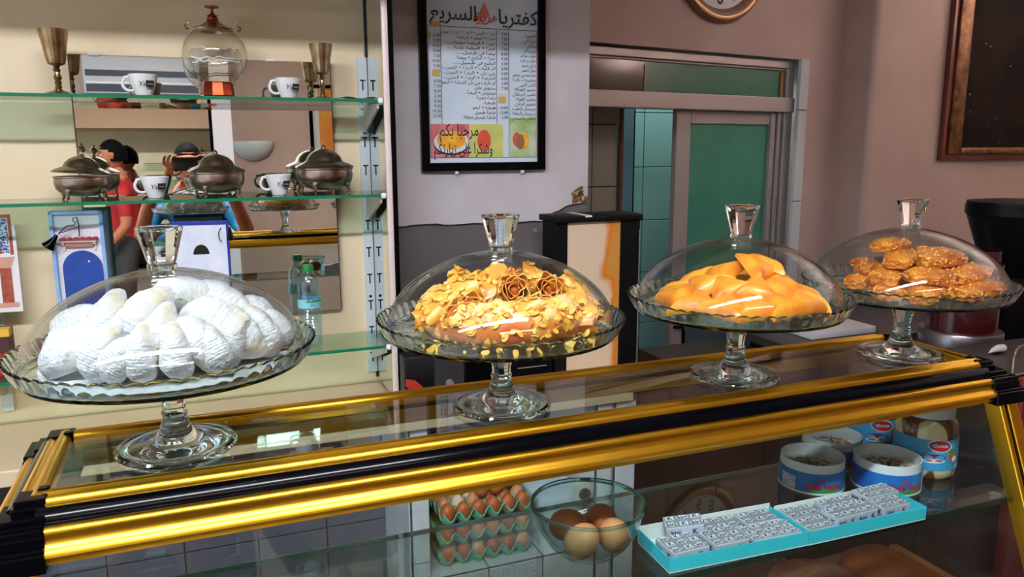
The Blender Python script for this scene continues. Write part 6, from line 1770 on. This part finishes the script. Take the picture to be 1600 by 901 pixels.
# the photographer, holding the phone up just behind the lens
phone = thing('smartphone', 'smartphone held up by the photographer seen in the mirror', 'phone', (0, 0, 1.59))
MB().box((-0.135, -0.0150, -0.050), (0.022, -0.0068, 0.024)).build('body', mat('phone_black', (16, 16, 20), 0.2), phone, bevel=0.003)
MB().box((-0.130, -0.0156, -0.046), (0.017, -0.0150, 0.020)).build('screen', mat('phone_screen', (226, 206, 214), 0.2, emit=0.5), phone, smooth=0)
for dx, dz in ((0.0, 0.0), (0.0, -0.022)):
    MB().lathe([(0.004, 0.0), (0.007, 0.0), (0.007, 0.0016), (0.004, 0.0014)], 20, closed=True).build('lens_ring', ALU, phone, loc=(dx, -0.0070, dz), rot=(R(-90), 0, 0))
px0 = -0.06
N_ = {'pelvis': ((px0, -0.52, 0.92), (0.16, 0.12)), 'waist': ((px0, -0.50, 1.06), (0.15, 0.11)), 'chest': ((px0, -0.48, 1.22), (0.175, 0.12)), 'shl': ((px0, -0.47, 1.325), (0.14, 0.09)), 'neck': ((px0, -0.45, 1.41), 0.055), 'hd': ((px0, -0.42, 1.50), 0.05),
      'ls': ((px0-0.19, -0.46, 1.315), 0.062), 'lsl': ((px0-0.25, -0.42, 1.21), 0.056), 'le': ((px0-0.28, -0.32, 1.17), 0.045), 'lf': ((px0-0.22, -0.20, 1.36), 0.038), 'lw': ((-0.165, -0.085, 1.50), 0.027),
      'rs': ((px0+0.19, -0.46, 1.315), 0.062), 'rsl': ((px0+0.27, -0.42, 1.21), 0.056), 're': ((px0+0.31, -0.32, 1.17), 0.045), 'rf': ((px0+0.24, -0.20, 1.37), 0.038), 'rw': ((0.075, -0.095, 1.52), 0.027),
      'lh': ((px0-0.10, -0.52, 0.86), 0.095), 'lk': ((px0-0.11, -0.50, 0.50), 0.062), 'la': ((px0-0.11, -0.54, 0.09), 0.042), 'lt': ((px0-0.12, -0.40, 0.035), 0.034),
      'rh': ((px0+0.10, -0.52, 0.86), 0.095), 'rk': ((px0+0.11, -0.50, 0.50), 0.062), 'ra': ((px0+0.11, -0.54, 0.09), 0.042), 'rt': ((px0+0.12, -0.40, 0.035), 0.034)}
E_ = [('pelvis', 'waist'), ('waist', 'chest'), ('chest', 'shl'), ('shl', 'neck'), ('neck', 'hd'), ('shl', 'ls'), ('ls', 'lsl'), ('lsl', 'le'), ('le', 'lf'), ('lf', 'lw'), ('shl', 'rs'), ('rs', 'rsl'), ('rsl', 're'), ('re', 'rf'), ('rf', 'rw'),
      ('pelvis', 'lh'), ('lh', 'lk'), ('lk', 'la'), ('la', 'lt'), ('pelvis', 'rh'), ('rh', 'rk'), ('rk', 'ra'), ('ra', 'rt')]
REG = {k: 1 for k in ('waist', 'chest', 'shl', 'ls', 'rs', 'lsl', 'rsl')}
REG.update({k: 2 for k in ('pelvis', 'lh', 'rh', 'lk', 'rk', 'la', 'ra')})
figure('person', 'person in a turquoise shirt holding up a phone, seen in the mirror', N_, E_, 'pelvis', REG, (px0, -0.40, 1.585), (0.05, 1.0),
       [hand_skel((-0.165, -0.085, 1.50), (0.15, 0.30, 0.9), (0.9, 0.1, -0.2), (0.35, 0.6, -0.1), 0.34, 0.22), hand_skel((0.075, -0.095, 1.52), (-0.25, 0.45, 0.8), (-0.9, 0.1, -0.1), (-0.5, 0.5, 0.0), 0.55, 0.06)],
       mat('turquoise_shirt', (24, 140, 196), 0.7, bump=0.3, bscale=20), mat('dark_jeans', (36, 42, 60), 0.8), 0)
# man in red, standing sideways near the far wall
c = mirror_at(180, 245, -2.35)
hz_ = mirror_at(180, 243, -2.35).z
q = Vector((c.x, -2.35, 0)); dz = hz_-1.645
def P(x, y, z): return (q.x+y*-1.0+0.0, q.y+x, z+dz if z > 0.2 else z)      # faces -x
N2 = {'pelvis': (P(0, -0.02, 0.92), (0.15, 0.12)), 'waist': (P(0, -0.02, 1.06), (0.14, 0.115)), 'chest': (P(0, -0.02, 1.26), (0.165, 0.125)), 'shl': (P(0, -0.04, 1.38), (0.12, 0.09)), 'neck': (P(0, -0.02, 1.47), 0.056), 'hd': (P(0, 0.0, 1.57), 0.05),
      'ls': (P(-0.18, -0.04, 1.37), 0.064), 'lsl': (P(-0.22, -0.05, 1.24), 0.056), 'le': (P(-0.24, -0.06, 1.10), 0.044), 'lf': (P(-0.24, 0.05, 0.98), 0.038), 'lw': (P(-0.22, 0.14, 0.90), 0.027),
      'rs': (P(0.18, -0.04, 1.37), 0.064), 'rsl': (P(0.22, -0.05, 1.24), 0.056), 're': (P(0.24, -0.06, 1.10), 0.044), 'rf': (P(0.24, 0.05, 0.98), 0.038), 'rw': (P(0.22, 0.14, 0.90), 0.027),
      'lh': (P(-0.10, -0.02, 0.86), 0.095), 'lk': (P(-0.11, 0.0, 0.50), 0.062), 'la': (P(-0.11, -0.03, 0.09), 0.042), 'lt': (P(-0.12, 0.11, 0.035), 0.034),
      'rh': (P(0.10, -0.02, 0.86), 0.095), 'rk': (P(0.11, 0.0, 0.50), 0.062), 'ra': (P(0.11, -0.03, 0.09), 0.042), 'rt': (P(0.12, 0.11, 0.035), 0.034)}
wl, wr = N2['lw'][0], N2['rw'][0]
figure('person', 'dark-haired person in a red shirt turned sideways, seen in the mirror', N2, E_, 'pelvis', REG, P(0, 0.02, 1.645), (-1.0, 0.12),
       [hand_skel(wl, (-0.7, 0, -0.6), (0, 0.2, 0.9), (0, 0.9, 0.1), 0.4, 0.04), hand_skel(wr, (-0.7, 0, -0.6), (0, -0.2, 0.9), (0, -0.9, 0.1), 0.4, 0.04)],
       mat('red_shirt', (176, 24, 24), 0.7, bump=0.3, bscale=20), mat('grey_trousers', (60, 58, 60), 0.8), 0)
